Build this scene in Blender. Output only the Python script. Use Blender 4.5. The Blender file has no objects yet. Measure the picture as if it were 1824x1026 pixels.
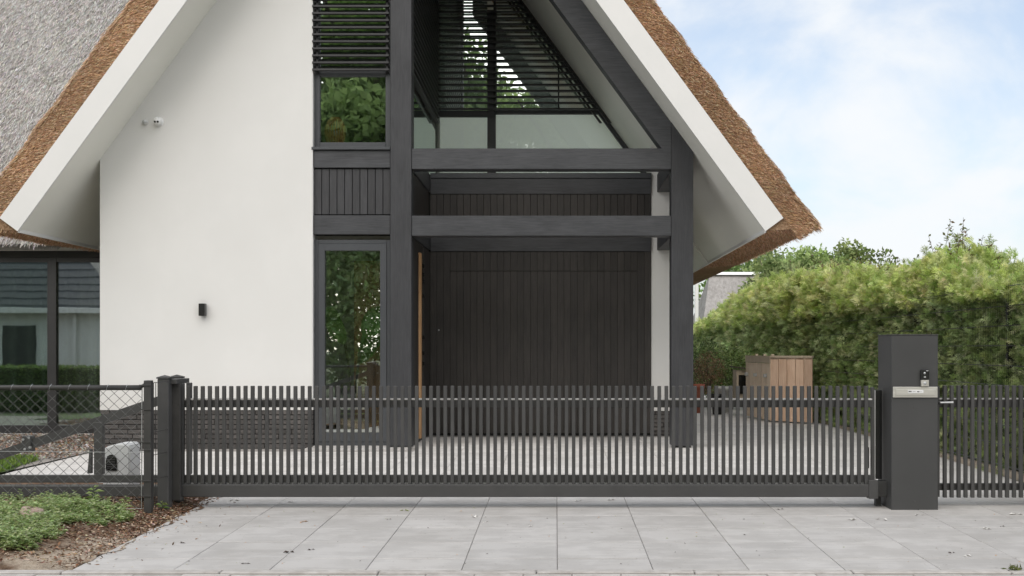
import bpy, bmesh, math, random
import numpy as np
from mathutils import Vector

random.seed(7)
RNG = np.random.default_rng(11)
scene = bpy.context.scene
COL = scene.collection

# ------------------------------------------------------------------ camera
F, CX, CY, HC = 2150.0, 990.0, 622.0, 1.277     # focal length and principal point in photo pixels, eye height
cam_data = bpy.data.cameras.new('camera')
cam = bpy.data.objects.new('camera', cam_data)
COL.objects.link(cam)
cam.location = (0, 0, HC)
cam.rotation_euler = (math.radians(90), 0, 0)
cam_data.sensor_width = 36.0
cam_data.lens = 36.0 * F / 1824.0
cam_data.shift_x = -(CX - 912.0) / 1824.0
cam_data.shift_y = (CY - 513.0) / 1824.0
cam_data.clip_start = 0.1
cam_data.clip_end = 2000
scene.camera = cam

# ------------------------------------------------------------------ world, sun, exposure
SUN_EL, SUN_AZ = math.radians(42), math.radians(188)     # azimuth measured from the view direction (+Y) towards +X
world = bpy.data.worlds.new('World')
scene.world = world
world.use_nodes = True
wn, wl = world.node_tree.nodes, world.node_tree.links
wn.clear()
w_out = wn.new('ShaderNodeOutputWorld')
w_bg = wn.new('ShaderNodeBackground')
w_sky = wn.new('ShaderNodeTexSky')
w_sky.sky_type = 'NISHITA'
w_sky.sun_disc = False
w_sky.sun_elevation = SUN_EL
w_sky.sun_rotation = SUN_AZ
w_sky.air_density = 1.0
w_sky.dust_density = 2.0
w_sky.ozone_density = 1.0
w_bg.inputs['Strength'].default_value = 0.092
w_tc = wn.new('ShaderNodeTexCoord')
w_sep = wn.new('ShaderNodeSeparateXYZ')
wl.new(w_tc.outputs['Generated'], w_sep.inputs[0])
w_add = wn.new('ShaderNodeMath'); w_add.operation = 'ADD'; w_add.inputs[1].default_value = 0.55
w_abs = wn.new('ShaderNodeMath'); w_abs.operation = 'ABSOLUTE'
wl.new(w_sep.outputs['Z'], w_abs.inputs[0]); wl.new(w_abs.outputs[0], w_add.inputs[0])
w_dx = wn.new('ShaderNodeMath'); w_dx.operation = 'DIVIDE'
w_dy = wn.new('ShaderNodeMath'); w_dy.operation = 'DIVIDE'
wl.new(w_sep.outputs['X'], w_dx.inputs[0]); wl.new(w_add.outputs[0], w_dx.inputs[1])
wl.new(w_sep.outputs['Y'], w_dy.inputs[0]); wl.new(w_add.outputs[0], w_dy.inputs[1])
w_comb = wn.new('ShaderNodeCombineXYZ')
wl.new(w_dx.outputs[0], w_comb.inputs[0]); wl.new(w_dy.outputs[0], w_comb.inputs[1])
w_comb.inputs[2].default_value = 3.7
w_n = wn.new('ShaderNodeTexNoise'); w_n.inputs['Scale'].default_value = 4.2
w_n.inputs['Detail'].default_value = 7; w_n.inputs['Roughness'].default_value = 0.55; w_n.inputs['Distortion'].default_value = 0.25
wl.new(w_comb.outputs[0], w_n.inputs['Vector'])
w_r = wn.new('ShaderNodeMapRange'); w_r.interpolation_type = 'SMOOTHSTEP'
w_r.inputs['From Min'].default_value = 0.40; w_r.inputs['From Max'].default_value = 0.68
w_r.inputs['To Min'].default_value = 0.35; w_r.inputs['To Max'].default_value = 0.97
wl.new(w_n.outputs['Fac'], w_r.inputs['Value'])
w_mix = wn.new('ShaderNodeMix'); w_mix.data_type = 'RGBA'
wl.new(w_r.outputs[0], w_mix.inputs['Factor'])
wl.new(w_sky.outputs[0], w_mix.inputs[6])
w_mix.inputs[7].default_value = (5.45, 5.6, 5.75, 1)       # cloud white, on the scale of the sky texture
wl.new(w_mix.outputs[2], w_bg.inputs['Color'])
wl.new(w_bg.outputs[0], w_out.inputs['Surface'])

sun_data = bpy.data.lights.new('sun', 'SUN')
sun_data.energy = 1.45
sun_data.angle = math.radians(88)
sun_data.color = (1.0, 0.95, 0.88)
sun = bpy.data.objects.new('sun', sun_data)
COL.objects.link(sun)
sd = Vector((math.sin(SUN_AZ) * math.cos(SUN_EL), math.cos(SUN_AZ) * math.cos(SUN_EL), math.sin(SUN_EL)))
sun.rotation_euler = sd.to_track_quat('Z', 'Y').to_euler()
sun.location = (0, -20, 40)

scene.view_settings.view_transform = 'Standard'
scene.view_settings.look = 'None'
scene.view_settings.exposure = 0.92
scene.view_settings.gamma = 1.0
scene.view_settings.use_curve_mapping = False
scene.render.engine = 'CYCLES'
scene.cycles.use_denoising = True
scene.cycles.max_bounces = 8
scene.cycles.transparent_max_bounces = 16
scene.cycles.caustics_reflective = False
scene.cycles.caustics_refractive = False

# ------------------------------------------------------------------ helpers
def X(px, Y): return (px - CX) * Y / F
def Z(py, Y): return HC + (CY - py) * Y / F

def gz(Y):                                      # height of the paved ground at depth Y
    if Y < 10.37: return -0.243 + 0.0186 * Y
    if Y < 15.6: return -0.0501 + 0.0501 * (Y - 10.37) / 5.23
    return 0.0

WPOS = {}
def tag(o, label=None, cat=None, group=None, kind=None):
    if label: o['label'] = label
    if cat: o['category'] = cat
    if group: o['group'] = group
    if kind: o['kind'] = kind
    return o

def link(o, parent, w):
    COL.objects.link(o)
    w = Vector(w)
    if parent is not None:
        o.parent = parent
        o.location = w - WPOS[parent.name]
    else:
        o.location = w
    WPOS[o.name] = w
    return o

def root(name, loc, label, cat, group=None, kind=None):
    o = bpy.data.objects.new(name, None)
    o.empty_display_size = 0.2
    link(o, None, loc)
    return tag(o, label, cat, group, kind)

def obj(name, me, mat, parent, w, rot=None):
    if mat is not None and not me.materials:
        me.materials.append(mat)
    o = bpy.data.objects.new(name, me)
    link(o, parent, w)
    if rot: o.rotation_euler = rot
    return o

_boxes = {}
def boxmesh(sx, sy, sz, mat, bev):
    key = (round(sx, 4), round(sy, 4), round(sz, 4), mat.name, bev)
    if key in _boxes: return _boxes[key]
    bm = bmesh.new()
    bmesh.ops.create_cube(bm, size=1.0)
    for v in bm.verts: v.co = (v.co.x * sx, v.co.y * sy, v.co.z * sz)
    if bev > 0 and min(sx, sy, sz) > bev * 2.5:
        bmesh.ops.bevel(bm, geom=bm.edges[:], offset=bev, segments=1, affect='EDGES', profile=0.5)
    me = bpy.data.meshes.new('box')
    bm.to_mesh(me); bm.free()
    me.materials.append(mat)
    _boxes[key] = me
    return me

def bx(name, x0, x1, y0, y1, z0, z1, mat, parent=None, bev=0.004, rot=None):
    me = boxmesh(abs(x1 - x0), abs(y1 - y0), abs(z1 - z0), mat, bev)
    return obj(name, me, mat, parent, ((x0 + x1) / 2, (y0 + y1) / 2, (z0 + z1) / 2), rot)

def mesh_pd(name, verts, faces, mat, parent=None, origin=None, smooth=False):
    vs = [Vector(v) for v in verts]
    if origin is None:
        origin = sum(vs, Vector()) / len(vs)
    origin = Vector(origin)
    me = bpy.data.meshes.new(name)
    me.from_pydata([tuple(v - origin) for v in vs], [], faces)
    bm = bmesh.new(); bm.from_mesh(me)
    bmesh.ops.recalc_face_normals(bm, faces=bm.faces[:])
    bm.to_mesh(me); bm.free()
    if smooth:
        for p in me.polygons: p.use_smooth = True
    return obj(name, me, mat, parent, origin)

def prism_y(name, pts, y0, y1, mat, parent=None):
    """polygon in XZ extruded along Y"""
    n = len(pts)
    vs = [(x, y0, z) for x, z in pts] + [(x, y1, z) for x, z in pts]
    fs = [tuple(range(n)), tuple(range(2 * n - 1, n - 1, -1))] + [(i, (i + 1) % n, n + (i + 1) % n, n + i) for i in range(n)]
    return mesh_pd(name, vs, fs, mat, parent)

def prism_x(name, pts, x0, x1, mat, parent=None):
    n = len(pts)
    vs = [(x0, y, z) for y, z in pts] + [(x1, y, z) for y, z in pts]
    fs = [tuple(range(n)), tuple(range(2 * n - 1, n - 1, -1))] + [(i, (i + 1) % n, n + (i + 1) % n, n + i) for i in range(n)]
    return mesh_pd(name, vs, fs, mat, parent)

class MB:
    def __init__(s): s.v, s.f = [], []
    def tube(s, pts, r, n=6, r2=None):
        pts = [Vector(p) for p in pts]
        k = len(s.v)
        r2 = r if r2 is None else r2
        for i, p in enumerate(pts):
            d = (pts[min(i + 1, len(pts) - 1)] - pts[max(i - 1, 0)]).normalized()
            a = d.cross(Vector((0.31, 0.17, 0.93)))
            if a.length < 0.1: a = d.cross(Vector((1, 0, 0)))
            a.normalize(); b = d.cross(a)
            rr = r + (r2 - r) * i / max(1, len(pts) - 1)
            for j in range(n):
                t = 2 * math.pi * j / n
                s.v.append(p + a * (rr * math.cos(t)) + b * (rr * math.sin(t)))
        for i in range(len(pts) - 1):
            for j in range(n):
                s.f.append((k + i * n + j, k + i * n + (j + 1) % n, k + (i + 1) * n + (j + 1) % n, k + (i + 1) * n + j))
        s.f.append(tuple(k + j for j in range(n)))
        e = k + (len(pts) - 1) * n
        s.f.append(tuple(e + j for j in range(n - 1, -1, -1)))
        return s
    def box(s, x0, x1, y0, y1, z0, z1):
        k = len(s.v)
        s.v += [Vector(c) for c in ((x0,y0,z0),(x1,y0,z0),(x1,y1,z0),(x0,y1,z0),(x0,y0,z1),(x1,y0,z1),(x1,y1,z1),(x0,y1,z1))]
        s.f += [tuple(k + i for i in q) for q in ((0,3,2,1),(4,5,6,7),(0,1,5,4),(1,2,6,5),(2,3,7,6),(3,0,4,7))]
        return s
    def lathe(s, c, prof, n=20):
        k = len(s.v); c = Vector(c)
        for r, z in prof:
            for j in range(n):
                t = 2 * math.pi * j / n
                s.v.append(c + Vector((r * math.cos(t), r * math.sin(t), z)))
        for i in range(len(prof) - 1):
            for j in range(n):
                s.f.append((k + i * n + j, k + i * n + (j + 1) % n, k + (i + 1) * n + (j + 1) % n, k + (i + 1) * n + j))
        return s
    def build(s, name, mat, parent=None, smooth=False):
        return mesh_pd(name, s.v, s.f, mat, parent, smooth=smooth)

def np_mesh(name, verts, nper, faces_local, mat, parent=None, tints=None, origin=(0, 0, 0), smooth=False):
    """verts (N, nper, 3); each item shares faces_local (quads). tints (N,3)."""
    N = verts.shape[0]
    faces_local = np.asarray(faces_local)
    nf, k = faces_local.shape
    me = bpy.data.meshes.new(name)
    V = (verts.reshape(-1, 3) - np.asarray(origin)).astype(np.float32)
    me.vertices.add(len(V)); me.vertices.foreach_set('co', V.ravel())
    idx = (faces_local[None] + (np.arange(N) * nper)[:, None, None]).reshape(-1)
    me.loops.add(len(idx)); me.loops.foreach_set('vertex_index', idx.astype(np.int32))
    me.polygons.add(N * nf)
    me.polygons.foreach_set('loop_start', (np.arange(N * nf) * k).astype(np.int32))
    me.polygons.foreach_set('loop_total', np.full(N * nf, k, np.int32))
    if smooth: me.polygons.foreach_set('use_smooth', np.ones(N * nf, bool))
    me.update(calc_edges=True)
    if tints is not None:
        at = me.attributes.new('tint', 'FLOAT_COLOR', 'POINT')
        c = np.ones((N, nper, 4), np.float32); c[:, :, :3] = tints[:, None, :]
        at.data.foreach_set('color', c.ravel())
    return obj(name, me, mat, parent, origin)

def unit(a): return a / np.maximum(1e-9, np.linalg.norm(a, axis=-1, keepdims=True))

def leaves(name, base, dirs, nrm, length, width, mat, parent, tints, origin=(0, 0, 0), bend=0.15):
    """diamond leaf faces folded along the midrib: base, two sides, tip (two triangles)"""
    d = unit(dirs); s = unit(np.cross(d, nrm)); n = np.cross(s, d)
    L = length[:, None]; Wd = width[:, None]
    v = np.stack([base, base + d * L * .5 + s * Wd * .5 + n * L * bend * .4, base + d * L - n * L * bend, base + d * L * .5 - s * Wd * .5 + n * L * bend * .4], 1)
    return np_mesh(name, v, 4, [(0, 1, 2), (0, 2, 3)], mat, parent, tints, origin)

def stalks(name, base, dirs, length, radius, mat, parent, tints, origin=(0, 0, 0)):
    d = unit(dirs)
    up = np.where(np.abs(d[:, 2:3]) > .9, np.array([[1., 0, 0]]), np.array([[0, 0, 1.]]))
    a = unit(np.cross(d, up)); b = np.cross(d, a)
    out = []
    for e in (0, 1):
        for t in (0, 2.094, 4.189):
            out.append(base + d * length[:, None] * e + (a * math.cos(t) + b * math.sin(t)) * radius[:, None] * (1 if e == 0 else .6))
    v = np.stack(out, 1)
    return np_mesh(name, v, 6, [(0, 1, 4, 3), (1, 2, 5, 4), (2, 0, 3, 5)], mat, parent, tints, origin)

def pick(cols, n, jit=.12):
    c = np.array(cols)[RNG.integers(0, len(cols), n)]
    return np.clip(c * (1 + RNG.normal(0, jit, (n, 1))) * (1 + RNG.normal(0, jit * .3, (n, 3))), .005, .9)

# ------------------------------------------------------------------ materials
def new_mat(name):
    m = bpy.data.materials.new(name); m.use_nodes = True
    nt = m.node_tree; nt.nodes.clear()
    o = nt.nodes.new('ShaderNodeOutputMaterial'); b = nt.nodes.new('ShaderNodeBsdfPrincipled')
    nt.links.new(b.outputs[0], o.inputs[0])
    return m, nt, b

def coords(nt, scale=(1, 1, 1), rand=True):
    tc = nt.nodes.new('ShaderNodeTexCoord'); mp = nt.nodes.new('ShaderNodeMapping')
    mp.inputs['Scale'].default_value = scale
    if rand:
        oi = nt.nodes.new('ShaderNodeObjectInfo'); mul = nt.nodes.new('ShaderNodeVectorMath'); mul.operation = 'MULTIPLY_ADD'
        comb = nt.nodes.new('ShaderNodeCombineXYZ')
        for i in range(3): nt.links.new(oi.outputs['Random'], comb.inputs[i])
        nt.links.new(comb.outputs[0], mul.inputs[0]); mul.inputs[1].default_value = (37, 23, 51)
        nt.links.new(tc.outputs['Object'], mul.inputs[2]); nt.links.new(mul.outputs[0], mp.inputs[0])
    else:
        nt.links.new(tc.outputs['Object'], mp.inputs[0])
    return mp

def noise(nt, vec, scale, detail=4, rough=.55, dist=0):
    n = nt.nodes.new('ShaderNodeTexNoise')
    n.inputs['Scale'].default_value = scale; n.inputs['Detail'].default_value = detail
    n.inputs['Roughness'].default_value = rough; n.inputs['Distortion'].default_value = dist
    nt.links.new(vec.outputs[0], n.inputs['Vector'])
    return n

def ramp(nt, src, stops):
    r = nt.nodes.new('ShaderNodeValToRGB')
    el = r.color_ramp.elements
    while len(el) < len(stops): el.new(.5)
    for e, (p, c) in zip(el, stops):
        e.position = p; e.color = (*c, 1)
    nt.links.new(src, r.inputs[0])
    return r

def bump(nt, b, src, strength, dist=.01):
    bp = nt.nodes.new('ShaderNodeBump'); bp.inputs['Strength'].default_value = strength; bp.inputs['Distance'].default_value = dist
    nt.links.new(src, bp.inputs['Height']); nt.links.new(bp.outputs[0], b.inputs['Normal'])

def mulrand(nt, col, lo, hi):
    """per-object brightness variation"""
    oi = nt.nodes.new('ShaderNodeObjectInfo'); mr = nt.nodes.new('ShaderNodeMapRange')
    mr.inputs['To Min'].default_value = lo; mr.inputs['To Max'].default_value = hi
    nt.links.new(oi.outputs['Random'], mr.inputs['Value'])
    m = nt.nodes.new('ShaderNodeVectorMath'); m.operation = 'SCALE'
    nt.links.new(col, m.inputs[0]); nt.links.new(mr.outputs[0], m.inputs['Scale'])
    return m.outputs[0]

def surface(name, c0, c1, scale=8, rough=.6, bumps=.2, bscale=60, detail=5, rnd=None, stretch=(1, 1, 1), spec=.5, metallic=0, lo=.3, hi=.7, bd=.004, rand=True):
    m, nt, b = new_mat(name)
    mp = coords(nt, stretch, rand)
    n = noise(nt, mp, scale, detail)
    r = ramp(nt, n.outputs['Fac'], [(lo, c0), (hi, c1)])
    out = r.outputs[0]
    if rnd: out = mulrand(nt, out, *rnd)
    nt.links.new(out, b.inputs['Base Color'])
    b.inputs['Roughness'].default_value = rough
    b.inputs['Specular IOR Level'].default_value = spec
    b.inputs['Metallic'].default_value = metallic
    if bumps:
        n2 = noise(nt, mp, bscale, 4)
        bump(nt, b, n2.outputs['Fac'], bumps, bd)
    return m

def wood(name, c0, c1, axis, rough=.55, rnd=(.8, 1.2), fine=70, bumps=.5, spec=.5):
    st = {'x': (.06, 1, 1), 'y': (1, .06, 1), 'z': (1, 1, .06)}[axis]
    m, nt, b = new_mat(name)
    mp = coords(nt, st)
    n = noise(nt, mp, fine, 5, .65, .6)
    mp2 = coords(nt, {'x': (.5, 1, 1), 'y': (1, .5, 1), 'z': (1, 1, .5)}[axis])
    n2 = noise(nt, mp2, 5, 3)
    ad = nt.nodes.new('ShaderNodeMath'); ad.operation = 'MULTIPLY_ADD'; ad.inputs[1].default_value = .55
    nt.links.new(n2.outputs['Fac'], ad.inputs[0]); nt.links.new(n.outputs['Fac'], ad.inputs[2])
    r = ramp(nt, ad.outputs[0], [(.5, c0), (1.0, c1)])
    nt.links.new(mulrand(nt, r.outputs[0], *rnd), b.inputs['Base Color'])
    b.inputs['Roughness'].default_value = rough; b.inputs['Specular IOR Level'].default_value = spec
    bump(nt, b, n.outputs['Fac'], bumps, .003)
    return m

def leaf_mat(name, trans=.3, rough=.55, spec=.25):
    m, nt, b = new_mat(name)
    at = nt.nodes.new('ShaderNodeAttribute'); at.attribute_name = 'tint'
    nt.links.new(at.outputs['Color'], b.inputs['Base Color'])
    b.inputs['Roughness'].default_value = rough; b.inputs['Specular IOR Level'].default_value = spec
    if trans:
        tr = nt.nodes.new('ShaderNodeBsdfTranslucent'); mx = nt.nodes.new('ShaderNodeMixShader'); mx.inputs[0].default_value = trans
        nt.links.new(at.outputs['Color'], tr.inputs[0]); nt.links.new(b.outputs[0], mx.inputs[1]); nt.links.new(tr.outputs[0], mx.inputs[2])
        nt.links.new(mx.outputs[0], nt.nodes['Material Output'].inputs[0])
    return m

def glass_mat(name, base=.2, tint=(.82, .88, .85), wave=.008):
    m = bpy.data.materials.new(name); m.use_nodes = True
    nt = m.node_tree; nt.nodes.clear()
    o = nt.nodes.new('ShaderNodeOutputMaterial'); mx = nt.nodes.new('ShaderNodeMixShader')
    tr = nt.nodes.new('ShaderNodeBsdfTransparent'); tr.inputs[0].default_value = (*tint, 1)
    gl = nt.nodes.new('ShaderNodeBsdfGlossy'); gl.inputs['Roughness'].default_value = .004; gl.inputs[0].default_value = (.95, 1, .98, 1)
    lw = nt.nodes.new('ShaderNodeLayerWeight'); lw.inputs['Blend'].default_value = .5
    fr = nt.nodes.new('ShaderNodeMath'); fr.operation = 'POWER'; fr.inputs[1].default_value = 5; nt.links.new(lw.outputs['Facing'], fr.inputs[0])
    mr = nt.nodes.new('ShaderNodeMapRange'); mr.inputs['To Min'].default_value = base; mr.inputs['To Max'].default_value = 1
    nt.links.new(fr.outputs[0], mr.inputs['Value']); nt.links.new(mr.outputs[0], mx.inputs[0])
    nt.links.new(tr.outputs[0], mx.inputs[1]); nt.links.new(gl.outputs[0], mx.inputs[2]); nt.links.new(mx.outputs[0], o.inputs[0])
    tc = nt.nodes.new('ShaderNodeTexCoord')
    n = nt.nodes.new('ShaderNodeTexNoise'); n.inputs['Scale'].default_value = 1.6; n.inputs['Detail'].default_value = 1
    nt.links.new(tc.outputs['Object'], n.inputs['Vector'])
    bp = nt.nodes.new('ShaderNodeBump'); bp.inputs['Strength'].default_value = wave; bp.inputs['Distance'].default_value = .05
    nt.links.new(n.outputs['Fac'], bp.inputs['Height']); nt.links.new(bp.outputs[0], gl.inputs['Normal'])
    return m

M = {}
def stucco_mat():
    m, nt, b = new_mat('stucco_white')
    ge = nt.nodes.new('ShaderNodeNewGeometry')
    def mapped(sc):
        mp = nt.nodes.new('ShaderNodeMapping'); mp.inputs['Scale'].default_value = sc; nt.links.new(ge.outputs['Position'], mp.inputs[0]); return mp
    n1 = noise(nt, mapped((1, 1, 1)), 1.1, 6, .6); n2 = noise(nt, mapped((1.5, 1.5, .8)), 1.0, 5, .6); n3 = noise(nt, mapped((1, 1, 1)), 170, 3)
    a = nt.nodes.new('ShaderNodeMath'); a.operation = 'MULTIPLY_ADD'; a.inputs[1].default_value = .7
    nt.links.new(n2.outputs['Fac'], a.inputs[0]); nt.links.new(n1.outputs['Fac'], a.inputs[2])
    r0 = ramp(nt, a.outputs[0], [(.5, (.700, .692, .668)), (.85, (.715, .708, .686)), (1.15, (.73, .722, .70))])
    sp = nt.nodes.new('ShaderNodeSeparateXYZ'); nt.links.new(ge.outputs['Position'], sp.inputs[0])
    mr = nt.nodes.new('ShaderNodeMapRange'); mr.inputs['From Min'].default_value = .95; mr.inputs['From Max'].default_value = .48; mr.inputs['To Max'].default_value = .45
    nt.links.new(sp.outputs['Z'], mr.inputs['Value'])
    n4 = noise(nt, mapped((1, 1, 1.5)), 9, 6, .7)
    mu = nt.nodes.new('ShaderNodeMath'); mu.operation = 'MULTIPLY'; nt.links.new(mr.outputs[0], mu.inputs[0]); nt.links.new(n4.outputs['Fac'], mu.inputs[1])
    mix = nt.nodes.new('ShaderNodeMix'); mix.data_type = 'RGBA'; nt.links.new(mu.outputs[0], mix.inputs['Factor']); nt.links.new(r0.outputs[0], mix.inputs[6]); mix.inputs[7].default_value = (.52, .48, .42, 1)
    nt.links.new(mix.outputs[2], b.inputs['Base Color'])
    b.inputs['Roughness'].default_value = .9; b.inputs['Specular IOR Level'].default_value = .15
    bump(nt, b, n3.outputs['Fac'], .35, .003)
    return m
M['stucco'] = stucco_mat()
M['fascia'] = surface('painted_fascia_white', (.72, .715, .695), (.755, .745, .725), 2, .5, .05, 40, spec=.35)
M['soffit'] = surface('painted_soffit_cream', (.79, .785, .72), (.83, .825, .765), 1.5, .35, .03, 30, spec=.5)
M['beam_x'] = wood('charcoal_timber_horizontal', (.024, .025, .028), (.064, .066, .071), 'x', .55, (.92, 1.08))
M['beam_y'] = wood('charcoal_timber_depth', (.024, .025, .028), (.064, .066, .071), 'y', .55, (.92, 1.08))
M['post_z'] = wood('charcoal_timber_vertical', (.021, .0215, .024), (.046, .047, .051), 'z', .55, (.95, 1.05))
M['board'] = wood('charcoal_board', (.021, .021, .023), (.046, .046, .049), 'z', .55, (.82, 1.18), 60)
M['clad'] = wood('brown_black_cladding', (.016, .0137, .0122), (.040, .034, .030), 'z', .5, (.86, 1.14), 60)
M['oak'] = wood('oak', (.40, .22, .10), (.58, .36, .19), 'z', .5, (.95, 1.05))
M['cane'] = wood('orange_cane', (.62, .30, .11), (.80, .46, .20), 'z', .5, (.9, 1.1))
M['cedar'] = wood('cedar_planks', (.62, .40, .27), (.84, .62, .47), 'z', .65, (.82, 1.15), 40)
M['palecedar'] = wood('pale_cedar_planks', (.78, .60, .44), (.90, .75, .60), 'z', .65, (.85, 1.12), 40)
M['greywood'] = wood('weathered_planks', (.42, .34, .25), (.62, .52, .40), 'z', .7, (.9, 1.1), 40)
M['alu'] = surface('grey_window_frame', (.050, .054, .059), (.062, .066, .072), 3, .42, .02, 200, spec=.5)
M['darkalu'] = surface('black_window_frame', (.022, .021, .021), (.030, .028, .028), 3, .4, 0, spec=.5)
M['gate'] = surface('gate_powder_coat', (.056, .055, .054), (.070, .069, .067), 6, .46, .05, 300, rnd=(.9, 1.1), spec=.5)
M['gate_dark'] = surface('fence_post_coat', (.040, .039, .037), (.056, .054, .051), 6, .5, .05, 300, spec=.45)
M['pillar'] = surface('pillar_powder_coat', (.054, .054, .053), (.066, .066, .065), 2.2, .5, .06, 350, spec=.45, rand=False)
M['slat'] = surface('louvre_powder_coat', (.022, .022, .023), (.034, .034, .035), 4, .45, 0, spec=.5)
M['steel'] = surface('brushed_steel', (.62, .60, .54), (.74, .72, .66), 40, .38, .05, 200, stretch=(.05, 1, 1), metallic=.75)
M['rail_strip'] = surface('pale_strip', (.74, .73, .71), (.82, .81, .79), 8, .4, 0, metallic=.0)
M['galv'] = surface('galvanised_steel', (.45, .46, .46), (.6, .61, .61), 30, .4, .05, 100, metallic=.7)
M['wire'] = surface('dull_wire', (.10, .10, .10), (.20, .20, .195), 30, .4, 0, metallic=.4)
M['black'] = surface('black_plastic', (.008, .008, .008), (.014, .014, .014), 4, .25, 0)
M['white'] = surface('white_plastic', (.78, .78, .77), (.84, .84, .83), 3, .35, 0)
M['motor'] = surface('motor_cover_plastic', (.62, .63, .63), (.70, .71, .70), 5, .45, .03, 100)
M['mortar'] = surface('dark_mortar', (.018, .017, .016), (.032, .030, .028), 20, .9, .3, 90)
M['brick'] = surface('brown_grey_brick', (.050, .045, .042), (.105, .095, .088), 14, .75, .6, 60, rnd=(.7, 1.35), stretch=(.5, 1, 2))
M['leaf'] = leaf_mat('leaf', .45, .42, .5)
M['leaf_far'] = leaf_mat('leaf_far', .3, .7, .1)
M['leaf_thin'] = leaf_mat('leaf_thin', .65, .5, .4)
M['reed'] = leaf_mat('reed_stalk', 0, .85, .1)
M['chip'] = leaf_mat('bark_chip', 0, .9, .1)
M['core'] = surface('hedge_inner_twigs', (.03, .04, .014), (.07, .085, .03), 14, .95, .5, 30)
M['bark'] = surface('bark', (.06, .045, .035), (.12, .095, .075), 10, .9, .6, 25, stretch=(1, 1, .3))
M['glass'] = glass_mat('window_glass', .36, (.88, .93, .9))
M['glass_low'] = glass_mat('low_pane_glass', .045, (.97, .99, .98))
M['glass_up'] = glass_mat('upper_window_glass', .68, (.7, .75, .72))
M['glass_door'] = glass_mat('tall_window_glass', .3, (.93, .96, .94))
M['room'] = surface('interior_plaster', (.84, .84, .80), (.87, .87, .83), 2, .9, 0)
M['roomfloor'] = surface('interior_floor', (.34, .27, .2), (.42, .34, .26), 4, .5, 0)
M['curtain'] = surface('sheer_curtain', (.34, .33, .30), (.42, .41, .38), 6, .9, .1, 80)
M['blind'] = surface('roller_blind', (.84, .86, .82), (.88, .90, .86), 2, .9, 0)
_nt = M['blind'].node_tree
_tr = _nt.nodes.new('ShaderNodeBsdfTranslucent'); _tr.inputs[0].default_value = (.95, .98, .93, 1); _mx = _nt.nodes.new('ShaderNodeMixShader'); _mx.inputs[0].default_value = .85
_nt.links.new(_nt.nodes['Principled BSDF'].outputs[0], _mx.inputs[1]); _nt.links.new(_tr.outputs[0], _mx.inputs[2]); _nt.links.new(_mx.outputs[0], _nt.nodes['Material Output'].inputs[0])
M['rock'] = surface('pinkish_stone', (.34, .24, .20), (.50, .38, .33), 20, .9, .6, 40)
M['terracotta'] = surface('terracotta', (.30, .09, .055), (.40, .14, .09), 8, .8, .1, 60)
M['potwhite'] = surface('grey_pot', (.5, .5, .48), (.62, .62, .6), 6, .7, .1, 50)

def thatch_mat(name, cols, scale, stretch):
    m, nt, b = new_mat(name)
    mp = coords(nt, stretch, False)
    n = noise(nt, mp, scale, 6, .7, .4)
    n2 = noise(nt, coords(nt, (1, 1, 1), False), .9, 3)
    ad = nt.nodes.new('ShaderNodeMath'); ad.operation = 'MULTIPLY_ADD'; ad.inputs[1].default_value = .35
    nt.links.new(n2.outputs['Fac'], ad.inputs[0]); nt.links.new(n.outputs['Fac'], ad.inputs[2])
    r = ramp(nt, ad.outputs[0], [(.42, cols[0]), (.66, cols[1]), (.9, cols[2])])
    nt.links.new(r.outputs[0], b.inputs['Base Color'])
    b.inputs['Roughness'].default_value = .95; b.inputs['Specular IOR Level'].default_value = .1
    bump(nt, b, n.outputs['Fac'], 1.0, .03)
    return m
M['thatch'] = thatch_mat('thatch_brown', [(.13, .075, .04), (.38, .24, .145), (.58, .41, .28)], 38, (1, 1, 1))
M['thatch_grey'] = thatch_mat('thatch_weathered', [(.30, .285, .27), (.44, .425, .405), (.58, .56, .54)], 42, (1, .5, .5))
M['thatch_far'] = thatch_mat('thatch_far', [(.20, .185, .17), (.30, .285, .27), (.40, .38, .36)], 9, (1, .5, .5))

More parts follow.
